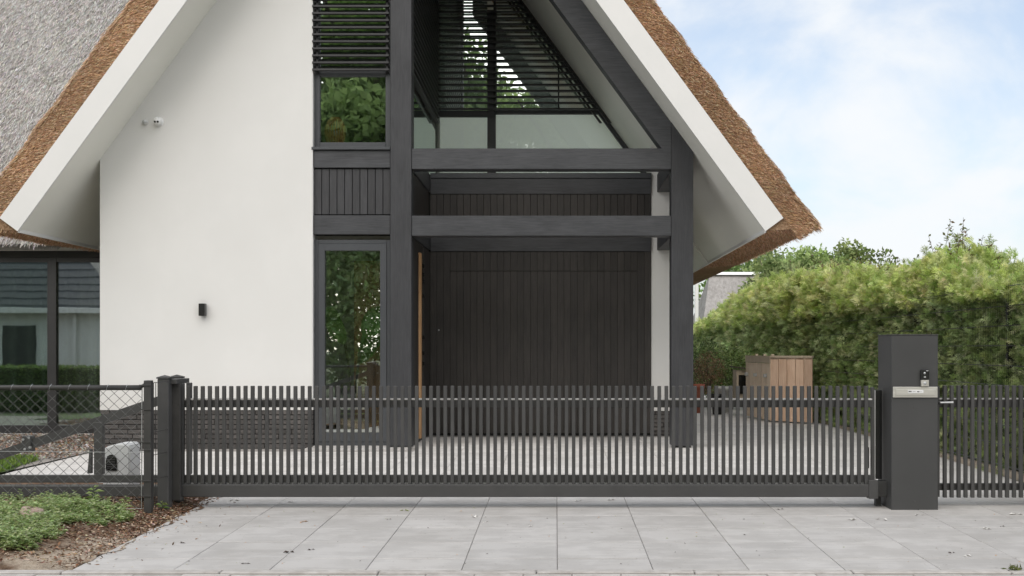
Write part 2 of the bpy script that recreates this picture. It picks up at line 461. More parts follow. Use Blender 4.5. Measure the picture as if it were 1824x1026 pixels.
def paving_mat(name='concrete_paving', k=1.0):
    m, nt, b = new_mat(name)
    mp = coords(nt, (1, 1, 1)); mp2 = coords(nt, (.25, 1.6, 1))
    n = noise(nt, mp, 3.2, 6, .6); n2 = noise(nt, mp2, 9, 5, .7); n3 = noise(nt, mp, 160, 2)
    a = nt.nodes.new('ShaderNodeMath'); a.operation = 'MULTIPLY_ADD'; a.inputs[1].default_value = .6
    nt.links.new(n2.outputs['Fac'], a.inputs[0]); nt.links.new(n.outputs['Fac'], a.inputs[2])
    a2 = nt.nodes.new('ShaderNodeMath'); a2.operation = 'MULTIPLY_ADD'; a2.inputs[1].default_value = .25
    nt.links.new(n3.outputs['Fac'], a2.inputs[0]); nt.links.new(a.outputs[0], a2.inputs[2])
    r = ramp(nt, a2.outputs[0], [(.62, (.43 * k, .413 * k, .392 * k)), (.9, (.475 * k, .457 * k, .436 * k)), (1.2, (.53 * k, .511 * k, .489 * k))])
    ge = nt.nodes.new('ShaderNodeNewGeometry'); mpw = nt.nodes.new('ShaderNodeMapping'); mpw.inputs['Scale'].default_value = (1, .55, 1); nt.links.new(ge.outputs['Position'], mpw.inputs[0])
    ns = noise(nt, mpw, 1.5, 7, .65); nsp = noise(nt, mpw, 34, 3, .5)
    rs = ramp(nt, ns.outputs['Fac'], [(.36, (.945, .94, .93)), (.55, (1, 1, 1))])
    rp = ramp(nt, nsp.outputs['Fac'], [(.24, (.72, .70, .68)), (.33, (1, 1, 1))])
    vm = nt.nodes.new('ShaderNodeVectorMath'); vm.operation = 'MULTIPLY'; nt.links.new(rs.outputs[0], vm.inputs[0]); nt.links.new(rp.outputs[0], vm.inputs[1])
    vm2 = nt.nodes.new('ShaderNodeVectorMath'); vm2.operation = 'MULTIPLY'; nt.links.new(vm.outputs[0], vm2.inputs[0])
    nt.links.new(mulrand(nt, r.outputs[0], .95, 1.05), vm2.inputs[1])
    nt.links.new(vm2.outputs[0], b.inputs['Base Color'])
    b.inputs['Roughness'].default_value = .72; b.inputs['Specular IOR Level'].default_value = .3
    bump(nt, b, a2.outputs[0], .12, .004)
    return m
M['paving'] = paving_mat()
M['paving_lit'] = paving_mat('lit_concrete_paving', 1.3)  # same slabs, stronger light inside the gate put into a lighter colour
M['edging'] = surface('concrete_edging', (.40, .37, .34), (.56, .53, .50), 12, .85, .4, 50, rnd=(.88, 1.1))
M['joint'] = surface('joint_sand', (.25, .235, .215), (.36, .34, .315), 20, .95, .3, 80, rand=False)
def soil_mat():
    m, nt, b = new_mat('bark_mulch')
    mp = coords(nt, (1, 1, 1), False)
    n = noise(nt, mp, 22, 8, .65); n2 = noise(nt, mp, 5, 5, .6); n3 = noise(nt, mp, 60, 4)
    r0 = ramp(nt, n.outputs['Fac'], [(.3, (.085, .052, .035)), (.7, (.26, .18, .125))])
    r1 = ramp(nt, n.outputs['Fac'], [(.3, (.36, .29, .22)), (.7, (.54, .46, .37))])
    tc = nt.nodes.new('ShaderNodeTexCoord'); sp = nt.nodes.new('ShaderNodeSeparateXYZ'); nt.links.new(tc.outputs['Object'], sp.inputs[0])
    mx = nt.nodes.new('ShaderNodeMapRange'); mx.inputs['From Min'].default_value = -3.75; mx.inputs['From Max'].default_value = -3.0
    my = nt.nodes.new('ShaderNodeMapRange'); my.inputs['From Min'].default_value = 9.5; my.inputs['From Max'].default_value = 7.7
    nt.links.new(sp.outputs['X'], mx.inputs['Value']); nt.links.new(sp.outputs['Y'], my.inputs['Value'])
    mm = nt.nodes.new('ShaderNodeMath'); mm.operation = 'MULTIPLY'; nt.links.new(mx.outputs[0], mm.inputs[0]); nt.links.new(my.outputs[0], mm.inputs[1])
    ad = nt.nodes.new('ShaderNodeMath'); ad.operation = 'ADD'; nt.links.new(mm.outputs[0], ad.inputs[0]); nt.links.new(n2.outputs['Fac'], ad.inputs[1])
    st = nt.nodes.new('ShaderNodeMapRange'); st.inputs['From Min'].default_value = .72; st.inputs['From Max'].default_value = .95; nt.links.new(ad.outputs[0], st.inputs['Value'])
    mix = nt.nodes.new('ShaderNodeMix'); mix.data_type = 'RGBA'; nt.links.new(st.outputs[0], mix.inputs['Factor']); nt.links.new(r0.outputs[0], mix.inputs[6]); nt.links.new(r1.outputs[0], mix.inputs[7])
    nt.links.new(mix.outputs[2], b.inputs['Base Color']); b.inputs['Roughness'].default_value = .95; b.inputs['Specular IOR Level'].default_value = .1
    bump(nt, b, n3.outputs['Fac'], .9, .02)
    return m
M['soil'] = soil_mat()
M['sand'] = surface('sand', (.36, .29, .225), (.52, .44, .36), 30, .95, .5, 90, rand=False)
M['gravel'] = surface('gravel_bed', (.22, .20, .18), (.42, .39, .36), 30, .95, .8, 40, rand=False, bd=.02)
M['lawn'] = surface('lawn_soil', (.05, .08, .02), (.09, .14, .035), 9, .95, .5, 50, rand=False)
M['asphalt'] = surface('brick_street', (.30, .27, .25), (.40, .365, .34), 12, .9, .4, 60, rand=False)
M['farland'] = surface('far_grass', (.06, .085, .03), (.11, .14, .055), .4, .95, 0, rand=False)

# ------------------------------------------------------------------ the setting
def sheet(name, pts, mat, label=None, kind='structure'):
    o = mesh_pd(name, pts, [tuple(range(len(pts)))], mat, origin=(0, 0, 0))
    return tag(o, label, None, None, kind)

gnd = mesh_pd('ground', [(-900, -900, -.42), (900, -900, -.42), (900, 3, -.42), (-900, 3, -.42), (900, 10.37, -.09), (-900, 10.37, -.09), (900, 15.6, -.045), (-900, 15.6, -.045), (900, 1500, -.045), (-900, 1500, -.045)],
    [(0, 1, 2, 3), (3, 2, 4, 5), (5, 4, 6, 7), (7, 6, 8, 9)], M['farland'], origin=(0, 0, 0))
tag(gnd, 'green land around the house reaching the horizon', None, None, 'structure')

def strip(name, x0, x1, ys, dz, mat, label, parent=None, kind='structure'):
    vs, fs = [], []
    for y in ys: vs += [(x0, y, gz(y) + dz), (x1, y, gz(y) + dz)]
    for i in range(len(ys) - 1): fs.append((2 * i, 2 * i + 1, 2 * i + 3, 2 * i + 2))
    o = mesh_pd(name, vs, fs, mat, parent, origin=(0, 0, 0) if parent is None else None)
    return tag(o, label, None, None, kind)

street = strip('street', -60, 60, [-7, 0, 7.1], -.012, M['asphalt'], 'brick street in front of the driveway')
drive = strip('driveway', -5.80, 4.62, [10.2, 10.37, 15.6, 34], -.012, M['joint'], 'light grey driveway of large square concrete slabs')
apron = strip('driveway_apron', -3.03, 9, [7.55, 10.2], -.013, M['joint'], 'light grey slab apron between the gate and the street')
TJ = .005
TS = .6
tile_me = None
def tile(x0, x1, y0, y1, parent, mat='paving', dz=0.0):
    g0, g1 = gz(y0), gz(y1)
    o = bx('paving_slab', x0 + TJ * .38, x1 - TJ * .38, y0 + TJ * 1.1, y1 - TJ * 1.1, -.05, 0, M[mat], parent, .003)
    c = (g0 + g1) / 2 - .025 + dz + random.uniform(-.0012, .0012)
    w = Vector(((x0 + x1) / 2, (y0 + y1) / 2, c))
    o.location = w - WPOS[parent.name]; WPOS[o.name] = w
    o.rotation_euler = (math.atan2(g1 - g0, y1 - y0), random.uniform(-.0012, .0012), 0)
    return o
rows = [7.55, 7.92, 8.52, 9.12, 9.72, 10.32]
cols_f = [-3.03, -2.99 + .0] + [-2.39 + .6 * i for i in range(16)]
cols_f = [-3.03] + [-2.39 + .6 * i for i in range(16)]
for j in range(len(rows) - 1):
    for i in range(len(cols_f) - 1):
        if cols_f[i] > 5.4 and rows[j] < 8: pass
        tile(cols_f[i], cols_f[i + 1], rows[j], rows[j + 1], apron if rows[j] < 10.2 else drive)
cols_b = [-5.78] + [-5.39 + .6 * i for i in range(17)] + [4.6]
ntile = 0
y = 10.32
while y < 17.7:
    y1 = y + .6
    for i in range(len(cols_b) - 1):
        x0, x1 = cols_b[i], cols_b[i + 1]
        if y1 > 15.55 and x1 < -1.8: continue
        if y < 15.6 < y1 and x1 < 1.9 and x0 < -1.9: continue
        if y > 17.0 and x1 < 2.0 and y1 > 17.95: continue
        tile(x0, x1, y, y1, drive, 'paving_lit'); ntile += 1
    y = y1
mb = MB()
while y < 33:
    for i in range(len(cols_b) - 1):
        if cols_b[i + 1] < 1.4: continue
        mb.box(cols_b[i] + .003, cols_b[i + 1] - .003, y + .003, y + .597, -.05, random.uniform(-.001, .001))
    y += .6
o = mb.build('far_slabs', M['paving_lit'], drive); tag(o, None, None, None, 'stuff')
# doorstep slab in front of the tall window and first post, and around the house foot
bx('paving_slab', -3.2, -1.87, 15.3, 15.59, -.06, .012, M['paving'], drive, .004)

edge = strip('pavement', -30, 30, [6.2, 7.55], -.02, M['joint'], 'strip of pavement slabs along the street')
xx = -6.0
while xx < 7:
    L = .98
    g = gz(7.5)
    bx('edging_stone', xx + .004, xx + L - .004, 7.455, 7.535, g - .08, g + .002 + random.uniform(-.003, .003), M['edging'], edge, .006)
    xx += L
for r_ in range(2):
    xx = -5.0 + .15 * r_
    while xx < 6.2:
        y0 = 7.145 - .3 * r_
        bx('pavement_slab', xx + .003, xx + .297, y0, y0 + .296, gz(y0) - .05, gz(y0) - .001 + random.uniform(-.003, .003), M['edging'], edge, .004)
        xx += .3

# planting bed with bark mulch, left of the apron
def bedz(x, y):
    e = min(1.0, max(0, (-3.03 - x) / .5))
    return gz(y) - .012 + .07 * e + .018 * math.sin(x * 5.1 + y * 2.3) * e + .012 * math.sin(x * 11 - y * 9) * e
vs, fs = [], []
NX, NY = 60, 44
bx0, bx1, by0, by1 = -7.5, -2.97, 7.545, 11.6
for j in range(NY + 1):
    for i in range(NX + 1):
        x = bx0 + (bx1 - bx0) * i / NX; yy = by0 + (by1 - by0) * j / NY
        xe = x
        if i == NX: xe = -3.0 + .035 * math.sin(yy * 7) + .03 * math.sin(yy * 17.0)
        vs.append((xe, yy, gz(yy) - .06 if j == 0 else bedz(xe, yy) * 1.0 - (.05 if j == 1 else .025 if j == 2 else 0) if i < NX else gz(yy) + .004))
for j in range(NY):
    for i in range(NX):
        a = j * (NX + 1) + i
        fs.append((a, a + 1, a + NX + 2, a + NX + 1))
bed = mesh_pd('planting_bed', vs, fs, M['soil'], origin=(0, 0, 0), smooth=True)
tag(bed, 'bark mulch planting bed beside the driveway', None, None, 'structure')
# bark chips scattered over the bed (uncountable)
n = 19000
cx = -2.97 - RNG.random(n) ** 1.3 * 2.6; cy = 7.6 + RNG.random(n) * 3.4
keep = ~((cx > -3.5) & (cy < 9.0) & (RNG.random(n) < .55 * np.clip((9.2 - cy) / 1.2, 0, 1)))
cx, cy = cx[keep], cy[keep]
me_ = 420; cx = np.concatenate([cx, -3.0 + RNG.random(me_) ** 2.2 * .45]); cy = np.concatenate([cy, 7.6 + RNG.random(me_) * 2.9]); n = len(cx)
cz = np.array([bedz(a, b) for a, b in zip(cx, cy)]) + .006
d = RNG.normal(0, 1, (n, 3)); d[:, 2] *= .25
nr = RNG.normal(0, .45, (n, 3)); nr[:, 2] = 1
o = leaves('bark_chips', np.stack([cx, cy, cz], 1), d, nr, RNG.uniform(.015, .05, n), RNG.uniform(.007, .02, n), M['chip'], None,
    pick([(.22, .12, .075), (.30, .18, .12), (.42, .30, .21), (.14, .08, .05), (.50, .40, .31)], n, .2), bend=.12)
tag(o, 'loose bark chips spread over the planting bed', 'mulch', None, 'stuff')

# gravel bed and grass by the left window, inside the gate
gb = sheet('gravel_bed', [(-12, 12.6, -.012), (-5.79, 12.6, -.012), (-5.79, 17.9, .012), (-12, 17.9, .012)], M['gravel'], 'gravel and leaf bed under the wide window')
n = 9000
cx = RNG.uniform(-8.6, -5.75, n); cy = RNG.uniform(14.0, 17.9, n)
k = cx < -5.65 - .12 * (cy - 13)*.5
cx, cy = cx[k], cy[k]; n = len(cx)
d = RNG.normal(0, 1, (n, 3)); d[:, 2] *= .3
nr = RNG.normal(0, .6, (n, 3)); nr[:, 2] = 1
o = leaves('gravel_and_leaves', np.stack([cx, cy, np.full(n, .02)], 1), d, nr, RNG.uniform(.02, .06, n), RNG.uniform(.015, .035, n), M['chip'], None,
    pick([(.32, .19, .12), (.42, .36, .31), (.24, .15, .10), (.5, .47, .43), (.35, .33, .3)], n, .2), bend=.2)
tag(o, 'pebbles and dry brown leaves under the wide window', 'gravel', None, 'stuff')
lw = sheet('lawn', [(-9.5, 11.4, -.03), (-5.79, 11.4, -.03), (-5.79, 12.9, -.01), (-6.1, 14.0, 0), (-9.5, 14.0, 0)], M['lawn'], 'small grass patch behind the wire fence')
lw.location.z += .004
n = 14000
cx = RNG.uniform(-8.0, -5.6, n); cy = RNG.uniform(11.6, 14.0, n)
k = (cx < -5.78 - .12 * np.maximum(0, cy - 12.4)) ; cx, cy = cx[k], cy[k]; n = len(cx)
d = RNG.normal(0, .35, (n, 3)); d[:, 2] = 1
o = leaves('grass_blades', np.stack([cx, cy, np.full(n, -.02)], 1), d, RNG.normal(0, 1, (n, 3)), RNG.uniform(.04, .11, n), RNG.uniform(.004, .008, n), M['leaf'], None,
    pick([(.30, .44, .10), (.40, .54, .15), (.22, .34, .07)], n), bend=.3)
tag(o, 'short bright green grass behind the wire fence', 'grass', None, 'stuff')

# ------------------------------------------------------------------ the house
XC, PITCH = -2.02, 1.364
YF, YW, YB, YG = 14.87, 15.6, 17.94, 20.0       # gable edge, front wall, porch back wall, loggia glazing
AIN, AOUT = 9.01, 9.973
def zu(x): return AIN - PITCH * abs(x - XC)
house = root('thatched_house', (-2, 18, 0), 'white stucco house with steep thatched gable and charcoal timber porch', 'house')

def wall_poly(name, pts, y0, y1, mat, parent): return prism_y(name, pts, y0, y1, mat, parent)

# white front wall left of the bay
xl, xr = X(178, YW), X(557, YW)
ZP = .49
wall = wall_poly('white_wall', [(xl, ZP), (xr, ZP), (xr, zu(xr) - .002), (xl, zu(xl) - .002)], YW, YW + .34, M['stucco'], house)
wall_poly('gable_head_wall', [(xr, 7.4), (X(695, YW), 7.4), (X(695, YW), zu(X(695, YW)) - .01), (xr, zu(xr) - .002)], YW + .002, YW + .3, M['stucco'], house)
# wing left side wall, main wing wall pieces and closing back walls
for a_ in ((YW + .342, 16.2, 0, 3.7), (16.2, 17.7, 0, .4), (16.2, 17.7, 2.5, 3.7), (17.7, 20, 0, 3.7)): bx('side_wall', xl + .002, xl + .3, *a_, M['stucco'], house, 0)
bx('added_side_opening', xl + .12, xl + .132, 16.2, 17.7, .4, 2.5, M['glass_low'], house, 0)  # added pane and opening, out of view, to light the room behind the tall window
bx('main_wing_wall', -16, -10.2, 17.96, 18.2, 0, 2.9, M['stucco'], house, 0)
bx('back_wall', -16, 1.88, 27.7, 28, 0, 2.7, M['stucco'], house, 0)
bx('side_wall', 1.6, 1.9, YB + .3, 27.7, 0, 3.7, M['stucco'], house, 0)
# white wall strip right of the porch cladding
prism_y('white_wall', [(X(1160, YB), .36), (1.9, .36), (1.9, zu(1.9) - .01), (X(1160, YB), zu(X(1160, YB)) - .02)], YB, YB + .28, M['stucco'], house)

# brick plinths
def plinth(x0, x1, yf, z0, z1, nrow, L=.236, off=0):
    hgt = (z1 - z0) / nrow
    pl = bx('brick_plinth', x0 + .006, x1 - .006, yf + .022, yf + .32, z0 - .08, z1 - .001, M['mortar'], house, 0)
    for r_ in range(nrow):
        x = x0 - (L * .5 if r_ % 2 else 0) - off
        if r_ % 3 == 2: x -= L * .23
        while x < x1 - .02:
            a, b = max(x, x0), min(x + L, x1)
            if b - a > .03:
                dy = random.uniform(-.004, .004)
                bx('brick', a + .0045, b - .0045, yf + .01 + dy, yf + .12, z0 + r_ * hgt + .006, z0 + (r_ + 1) * hgt - .006, M['brick'], pl, .003)
            x += L
    return pl
plinth(xl, xr, YW, -.01, ZP, 8)
plinth(X(1160, YB), 1.9, YB, 0, .36, 6)
for r_ in range(8):   # return of the plinth beside the tall window
    pass

# roof slabs of the gable wing
rf = {}
def roof_side(s):
    A = (4.593, 2.74); T = (5.27, 2.785)
    pts = [(XC + s * 0, AIN + .03), (XC + s * A[0], A[1] + .03), (XC + s * (A[0] + .01), A[1] - .005), (XC + s * T[0], T[1]), (XC + s * 0, AOUT)]
    yb = 28.4
    # thatch body, cut into strips along the slope and depth so that it can be uneven
    so = [(XC + s * .001, AIN), (XC + s * A[0], A[1]), (XC + s * (A[0] + .006), A[1] + .024), (XC + s * .001, AIN + .028)]
    if s < 0:
        o = prism_y('thatched_roof', pts, YF + .02, yb, M['thatch'], house)
        prism_y('soffit', so, YF + .005, yb - .1, M['soffit'], o)
    else:                                    # added opening in this unseen slope, lets daylight in behind the blinds
        o = prism_y('thatched_roof', pts, YF + .02, 20.36, M['thatch'], house)
        prism_y('soffit', so, YF + .005, 20.358, M['soffit'], o)
        prism_y('thatch_rear', pts, 23.1, yb, M['thatch'], o)
        def so_at(z, k): return (XC + (AIN - z) / PITCH + k * .806, z + k * .591)
        prism_y('thatch_below_opening', [pts[1], pts[2], pts[3], so_at(3.75, .574), so_at(3.75, .0)], 20.361, 23.099, M['thatch'], o)
        prism_y('soffit', [so_at(3.75, -.03), (XC + A[0] - .002, A[1] - .028), (XC + A[0], A[1] - .002), so_at(3.75, -.002)], 20.359, 23.098, M['soffit'], o)
        prism_y('soffit', so, 23.099, yb - .1, M['soffit'], o)
        prism_y('thatch_above_opening', [so_at(7.2, .0), so_at(7.2, .574), pts[4], pts[0]], 20.361, 23.099, M['thatch'], o)
        prism_y('added_rooflight', [so_at(3.77, .1), so_at(7.18, .1), so_at(7.18, .12), so_at(3.77, .12)], 20.38, 23.08, M['glass_low'], o)  # pane of the added opening that backlights the blinds
    p = (.806 * .274, .591 * .274)
    fa = [(XC + s * .0, AIN - .012), (XC + s * (A[0] + .004), A[1] - .012), (XC + s * (A[0] + .004 + p[0]), A[1] - .012 + p[1]), (XC + s * .0, AIN + .274 / .591 - .012)]
    prism_y('fascia', fa, YF - .035, YF + .004, M['fascia'], o)
    # thin board along the eave
    prism_y('eave_board', [(XC + s * (A[0] - .012), A[1] - .026), (XC + s * (A[0] + .02), A[1] - .026), (XC + s * (A[0] + .02), A[1] + .02), (XC + s * (A[0] - .012), A[1] + .02)], YF + .006, yb - .1, M['fascia'], o)
    # reed stalks on the cut verge (front) face
    n = 26000
    L = math.hypot(5.27, AOUT - 2.785)
    t = RNG.random(n) * 5.2 + .02           # distance from the tip upwards along the slope
    q = RNG.random(n) * .30                 # depth under the outer surface, perpendicular
    dn = np.array([s * .591, 0, -.806]); pp = np.array([s * .806, 0, .591])
    base = np.array([XC + s * T[0], YF + .02, T[1]]) - dn * t[:, None] - pp * q[:, None]
    lump = .006 * np.sin(t * 9 + 3 * np.sin(t * 2.1)) + .006 * np.sin(t * 23 + q * 30)
    base[:, 1] += .02 - RNG.random(n) * .035 * (.6 + q / .5) + lump * .6
    base += pp * (lump * (q < .06))[:, None] * .5
    fan = (.30 - q) / .30                   # near the outer surface stalks fan outwards
    dd = dn * RNG.uniform(.6, 1.0, n)[:, None] + pp * (RNG.normal(.15, .25, n) + .45 * (1 - fan))[:, None] + np.array([0, -1., 0]) * RNG.uniform(.15, .9, n)[:, None]
    stalks('verge_reeds', base, dd, RNG.uniform(.02, .055, n), RNG.uniform(.0018, .0034, n), M['reed'], o,
           pick([(.58, .355, .205), (.70, .465, .295), (.38, .22, .12), (.82, .60, .41), (.62, .39, .235)], n, .2) * (1 + .10 * np.sin(t * 5 + 2.5 * np.sin(t * 1.3)))[:, None], origin=(XC, YF, 5))['kind'] = 'stuff'
    # reeds on the outer surface near the verge (silhouette)
    n = 9000
    t = RNG.random(n) * 5.2; yy = YF + RNG.random(n) ** 2 * 1.6
    base = np.array([XC + s * T[0], 0, T[1]]) - dn * t[:, None] + pp * (.012 * np.sin(t * 9)[:, None] + RNG.uniform(-.03, .012, n)[:, None])
    base[:, 1] = yy
    dd = dn + pp * RNG.uniform(.02, .28, n)[:, None] + np.array([0, 1., 0]) * RNG.normal(0, .18, n)[:, None]
    stalks('surface_reeds', base, dd, RNG.uniform(.04, .09, n), RNG.uniform(.002, .0045, n), M['reed'], o,
           pick([(.54, .345, .21), (.66, .45, .295), (.44, .275, .165), (.74, .54, .38)], n, .18), origin=(XC, YF, 5))['kind'] = 'stuff'
    # reed ends on the cut eave underside
    n = 10000
    u = RNG.random(n); yy = YF + .03 + RNG.random(n) ** 1.2 * (6.5 if s > 0 else 3.2)
    ax, az = XC + s * (A[0] + .03), A[1] - .012
    tx, tz = XC + s * T[0], T[1]
    base = np.stack([ax + (tx - ax) * u, yy, az + (tz - az) * u + .03 + RNG.uniform(-.012, .012, n)], 1)
    dd = np.array([s * .591, 0, -.806]) + RNG.normal(0, .16, (n, 3))
    stalks('eave_reeds', base, dd, RNG.uniform(.03, .065, n), RNG.uniform(.0025, .005, n), M['reed'], o,
           pick([(.60, .355, .225), (.72, .46, .305), (.44, .255, .155), (.80, .55, .39)], n, .2), origin=(XC, YF, 3))['kind'] = 'stuff'
    return o
roof_side(1); roof_side(-1)

# main wing roof, facing the street, weathered grey thatch
def zmain(Y): return 2.785 + PITCH * (Y - 17.3)
YR = 22.4
NXm, NYm = 70, 46
vs, fs = [], []
for j in range(NYm + 1):
    Yj = 17.3 + (YR - 17.3) * j / NYm
    xv = XC - (AOUT - zmain(Yj)) / PITCH + .25
    for i in range(NXm + 1):
        x = -15 + (xv + 15) * i / NXm
        dz = .006 * math.sin(x * 2.1 + Yj * 1.3) + random.uniform(-.012, .006)
        vs.append((x, Yj, zmain(Yj) + dz))
nb = len(vs)
for j in range(NYm):
    for i in range(NXm):
        a = j * (NXm + 1) + i
        fs.append((a, a + 1, a + NXm + 2, a + NXm + 1))
# eave underside
vs += [(-15, 17.42, 2.70), (-7.2, 17.42, 2.70)]
fs.append((0, nb, nb + 1, NXm))
mroof = mesh_pd('thatched_roof', vs, fs, M['thatch_grey'], house, smooth=True)
tag(mroof, 'grey weathered thatch over the side wing')
n = 66000
Yj = 17.3 + RNG.random(n) * 4.2
xv = XC - (AOUT - (2.785 + PITCH * (Yj - 17.3))) / PITCH + .2
x = xv - RNG.random(n) * 5.6
base = np.stack([x, Yj, 2.785 + PITCH * (Yj - 17.3) + RNG.uniform(-.02, .03, n)], 1)
dd = np.array([0, -.591, -.806]) + np.array([0, -.806, .591]) * RNG.uniform(.04, .4, n)[:, None] + np.array([1., 0, 0]) * RNG.normal(0, .17, n)[:, None]
stalks('surface_reeds', base, dd, RNG.uniform(.04, .13, n), RNG.uniform(.0034, .0075, n), M['reed'], mroof,
       pick([(.70, .68, .66), (.80, .78, .76), (.62, .595, .57), (.46, .43, .41), (.72, .68, .64)], n, .15), origin=(-8, 19, 5))['kind'] = 'stuff'
prism_x('back_roof', [(YR - .05, zmain(YR) - .05), (YR + .3, zmain(YR) + .05), (28.5, 2.7), (28.0, 2.5)], -15, XC, M['thatch_grey'], house)
bx('soffit', -15, -5.95, 17.43, 17.955, 2.735, 2.76, M['soffit'], house, .002)

# ------- charcoal timber frame
def post(x0, x1, z1, y0=YW, y1=YW + .28, m='post_z', name='post'):
    return bx(name, x0, x1, y0, y1, .015, z1, M[m], house, .006)
post(X(695, YW), X(733, YW), 8.75)
px0, px1 = X(1196, YW), X(1235, YW)
prism_y('post', [(px0, .03), (px1, .03), (px1, zu(px1) - .006), (px0, zu(px0) - .006)], YW, YW + .28, M['post_z'], house)
bx('post_foot', px0 + .03, px1 - .03, YW + .03, YW + .25, -.01, .03, M['black'], house, 0)
xa = X(733, YW)
# rafter under the right slope
r0 = XC + .35
def rz(x, k): return zu(x) - k / .591
prism_y('rafter', [(r0, rz(r0, .008)), (px0 - .004, rz(px0 - .004, .008)), (px0 - .004, rz(px0 - .004, .304)), (r0, rz(r0, .304))], YW + .006, YW + .27, M['beam_x'], house)
for za, zb in ((Z(264, YW), Z(301, YW)), (Z(384, YW), Z(420, YW))):
    bx('cross_beam', xa + .001, px0 - .001, YW + .008, YW + .26, zb, za, M['beam_x'], house, .006)
    bx('side_beam', px0 + .01, px1 - .006, YW + .281, YB - .001, zb + .004, za, M['beam_y'], house, .006)
    bx('side_beam', xa - .12, xa + .0, YW + .281, YB - .001, zb + .004, za, M['beam_y'], house, .006)

# ------- bay column left of the first post: windows, beams, boards
bl, br = X(557, YW) + .004, X(695, YW) - .003
yb_ = YW + .07
bx('bay_beam', bl, br, YW + .03, YW + .3, Z(298, YW), Z(267, YW), M['beam_x'], house, .005)
bx('bay_beam', bl, br, YW + .03, YW + .3, Z(417, YW), Z(383, YW), M['beam_x'], house, .005)
pan = bx('board_panel', bl, br, yb_ + .02, yb_ + .2, Z(383, YW) + .001, Z(298, YW) - .001, M['black'], house, 0)
nbd = 10
for i in range(nbd):
    a = bl + (br - bl) * i / nbd; b = bl + (br - bl) * (i + 1) / nbd
    bx('board', a + .0035, b - .0035, YW + .062, YW + .088, Z(381, YW), Z(300, YW), M['board'], pan, .003)
bx('window_sill', bl - .02, br + .0, YW - .01, YW + .14, Z(266.5, YW), Z(261.5, YW), M['alu'], house, .004)

def window(name, x0, x1, z0, z1, y, fw, mat, glass, transoms=(), mullions=(), depth=.07, gparent=None, label=None):
    """frame of four bars butted end to end, with panes between"""
    w = bx(name, x0, x0 + fw, y, y + depth, z0, z1, M[mat], house, .004)      # left jamb carries the rest
    if label: w['label'] = label
    bx('frame_bar', x1 - fw, x1, y, y + depth, z0, z1, M[mat], w, .004)
    bx('frame_bar', x0 + fw, x1 - fw, y, y + depth, z0, z0 + fw, M[mat], w, .004)
    bx('frame_bar', x0 + fw, x1 - fw, y, y + depth, z1 - fw, z1, M[mat], w, .004)
    zs = [z0 + fw] + sum([[a, b] for a, b in transoms], []) + [z1 - fw]
    for a, b in transoms: bx('frame_bar', x0 + fw, x1 - fw, y + .002, y + depth, a, b, M[mat], w, .003)
    xs = [x0 + fw] + sum([[a, b] for a, b in mullions], []) + [x1 - fw]
    for a, b in mullions: bx('frame_bar', a, b, y + .001, y + depth, z0 + fw, z1 - fw, M[mat], w, .003)
    for i in range(0, len(xs), 2):
        for j in range(0, len(zs), 2):
            bx('pane', xs[i] - .004, xs[i + 1] + .004, y + depth * .5, y + depth * .5 + .012, zs[j] - .004, zs[j + 1] + .004, M[glass], w, 0)
    return w
# upper bay window
window('window', bl, br, Z(261, YW), 7.3, YW + .09, .07, 'alu', 'glass', transoms=[(Z(133, YW), Z(124, YW))], label='upper bay window behind louvres')
# tall ground floor window: outer frame and inner sash
window('window', bl, br, .025, Z(426, YW), YW + .08, .055, 'alu', 'glass_door', label='tall narrow ground floor window')
ix0, ix1, iz0, iz1 = bl + .052, br - .052, .08, Z(426, YW) - .055
fr = MB()
for a in ((ix0 + .004, ix0 + .085, YW + .068, YW + .11, iz0, iz1), (ix1 - .085, ix1 - .004, YW + .068, YW + .11, iz0, iz1)): fr.box(*a)
fr.box(ix0 + .0855, ix1 - .0855, YW + .068, YW + .11, iz0, iz0 + .115).box(ix0 + .0855, ix1 - .0855, YW + .068, YW + .11, iz1 - .085, iz1)
fr.build('window_sash', M['alu'], house)
bx('door_step', bl - .01, br, YW + .02, YW + .3, -.01, .024, M['paving'], house, .003)

# louvres in front of the upper bay window
def louvre(name, x0, x1fn, y, z0, z1, pitch, dep, thick, label):
    z = z0; first = None
    while z < z1:
        x1 = x1fn(z)
        if x1 - x0 < .12: break
        if first is None:
            first = bx(name, x0, x1, y, y + dep, z, z + thick, M['slat'], house, .003)
            first['label'] = label
        else:
            bx('slat', x0, x1, y, y + dep, z, z + thick, M['slat'], first, .003)
        z += pitch
    return first
lv = louvre('louvre', bl - .01, lambda z: br - .012, YW - .02, Z(126, YW), 7.6, .0912, .06, .026, 'horizontal louvre in front of the upper bay window')
for x in (bl + .03, br - .06):
    bx('louvre_rail', x, x + .03, YW + .046, YW + .088, Z(126, YW) - .02, 7.6, M['slat'], lv, .002)
# loggia glazing
gx0 = -1.985
def gxr(z): return XC + (AIN - z) / PITCH - .09
ggl = bx('loggia_window', gx0 - .1, X(776, YG), YG, YG + .08, 3.9, 8.2, M['alu'], house, .004)
ggl['label'] = 'sloping loggia glazing under the gable'
bx('frame_bar', X(868, YG), X(883, YG), YG - .004, YG + .08, 3.9, 6.9, M['alu'], ggl, .004)
bx('frame_bar', X(776, YG) + .001, X(868, YG) - .001, YG + .001, YG + .08, Z(208, YG), Z(197, YG), M['alu'], ggl, .004)
prism_y('frame_bar', [(X(883, YG) + .001, Z(203, YG)), (gxr(Z(203, YG)), Z(203, YG)), (gxr(Z(193, YG)), Z(193, YG)), (X(883, YG) + .001, Z(193, YG))], YG + .001, YG + .08, M['alu'], ggl)
prism_y('frame_bar', [(gxr(3.9), 3.9), (gxr(3.9) + .12, 3.9), (gxr(8.3) + .12, 8.3), (gxr(8.3), 8.3)], YG - .002, YG + .08, M['alu'], ggl)
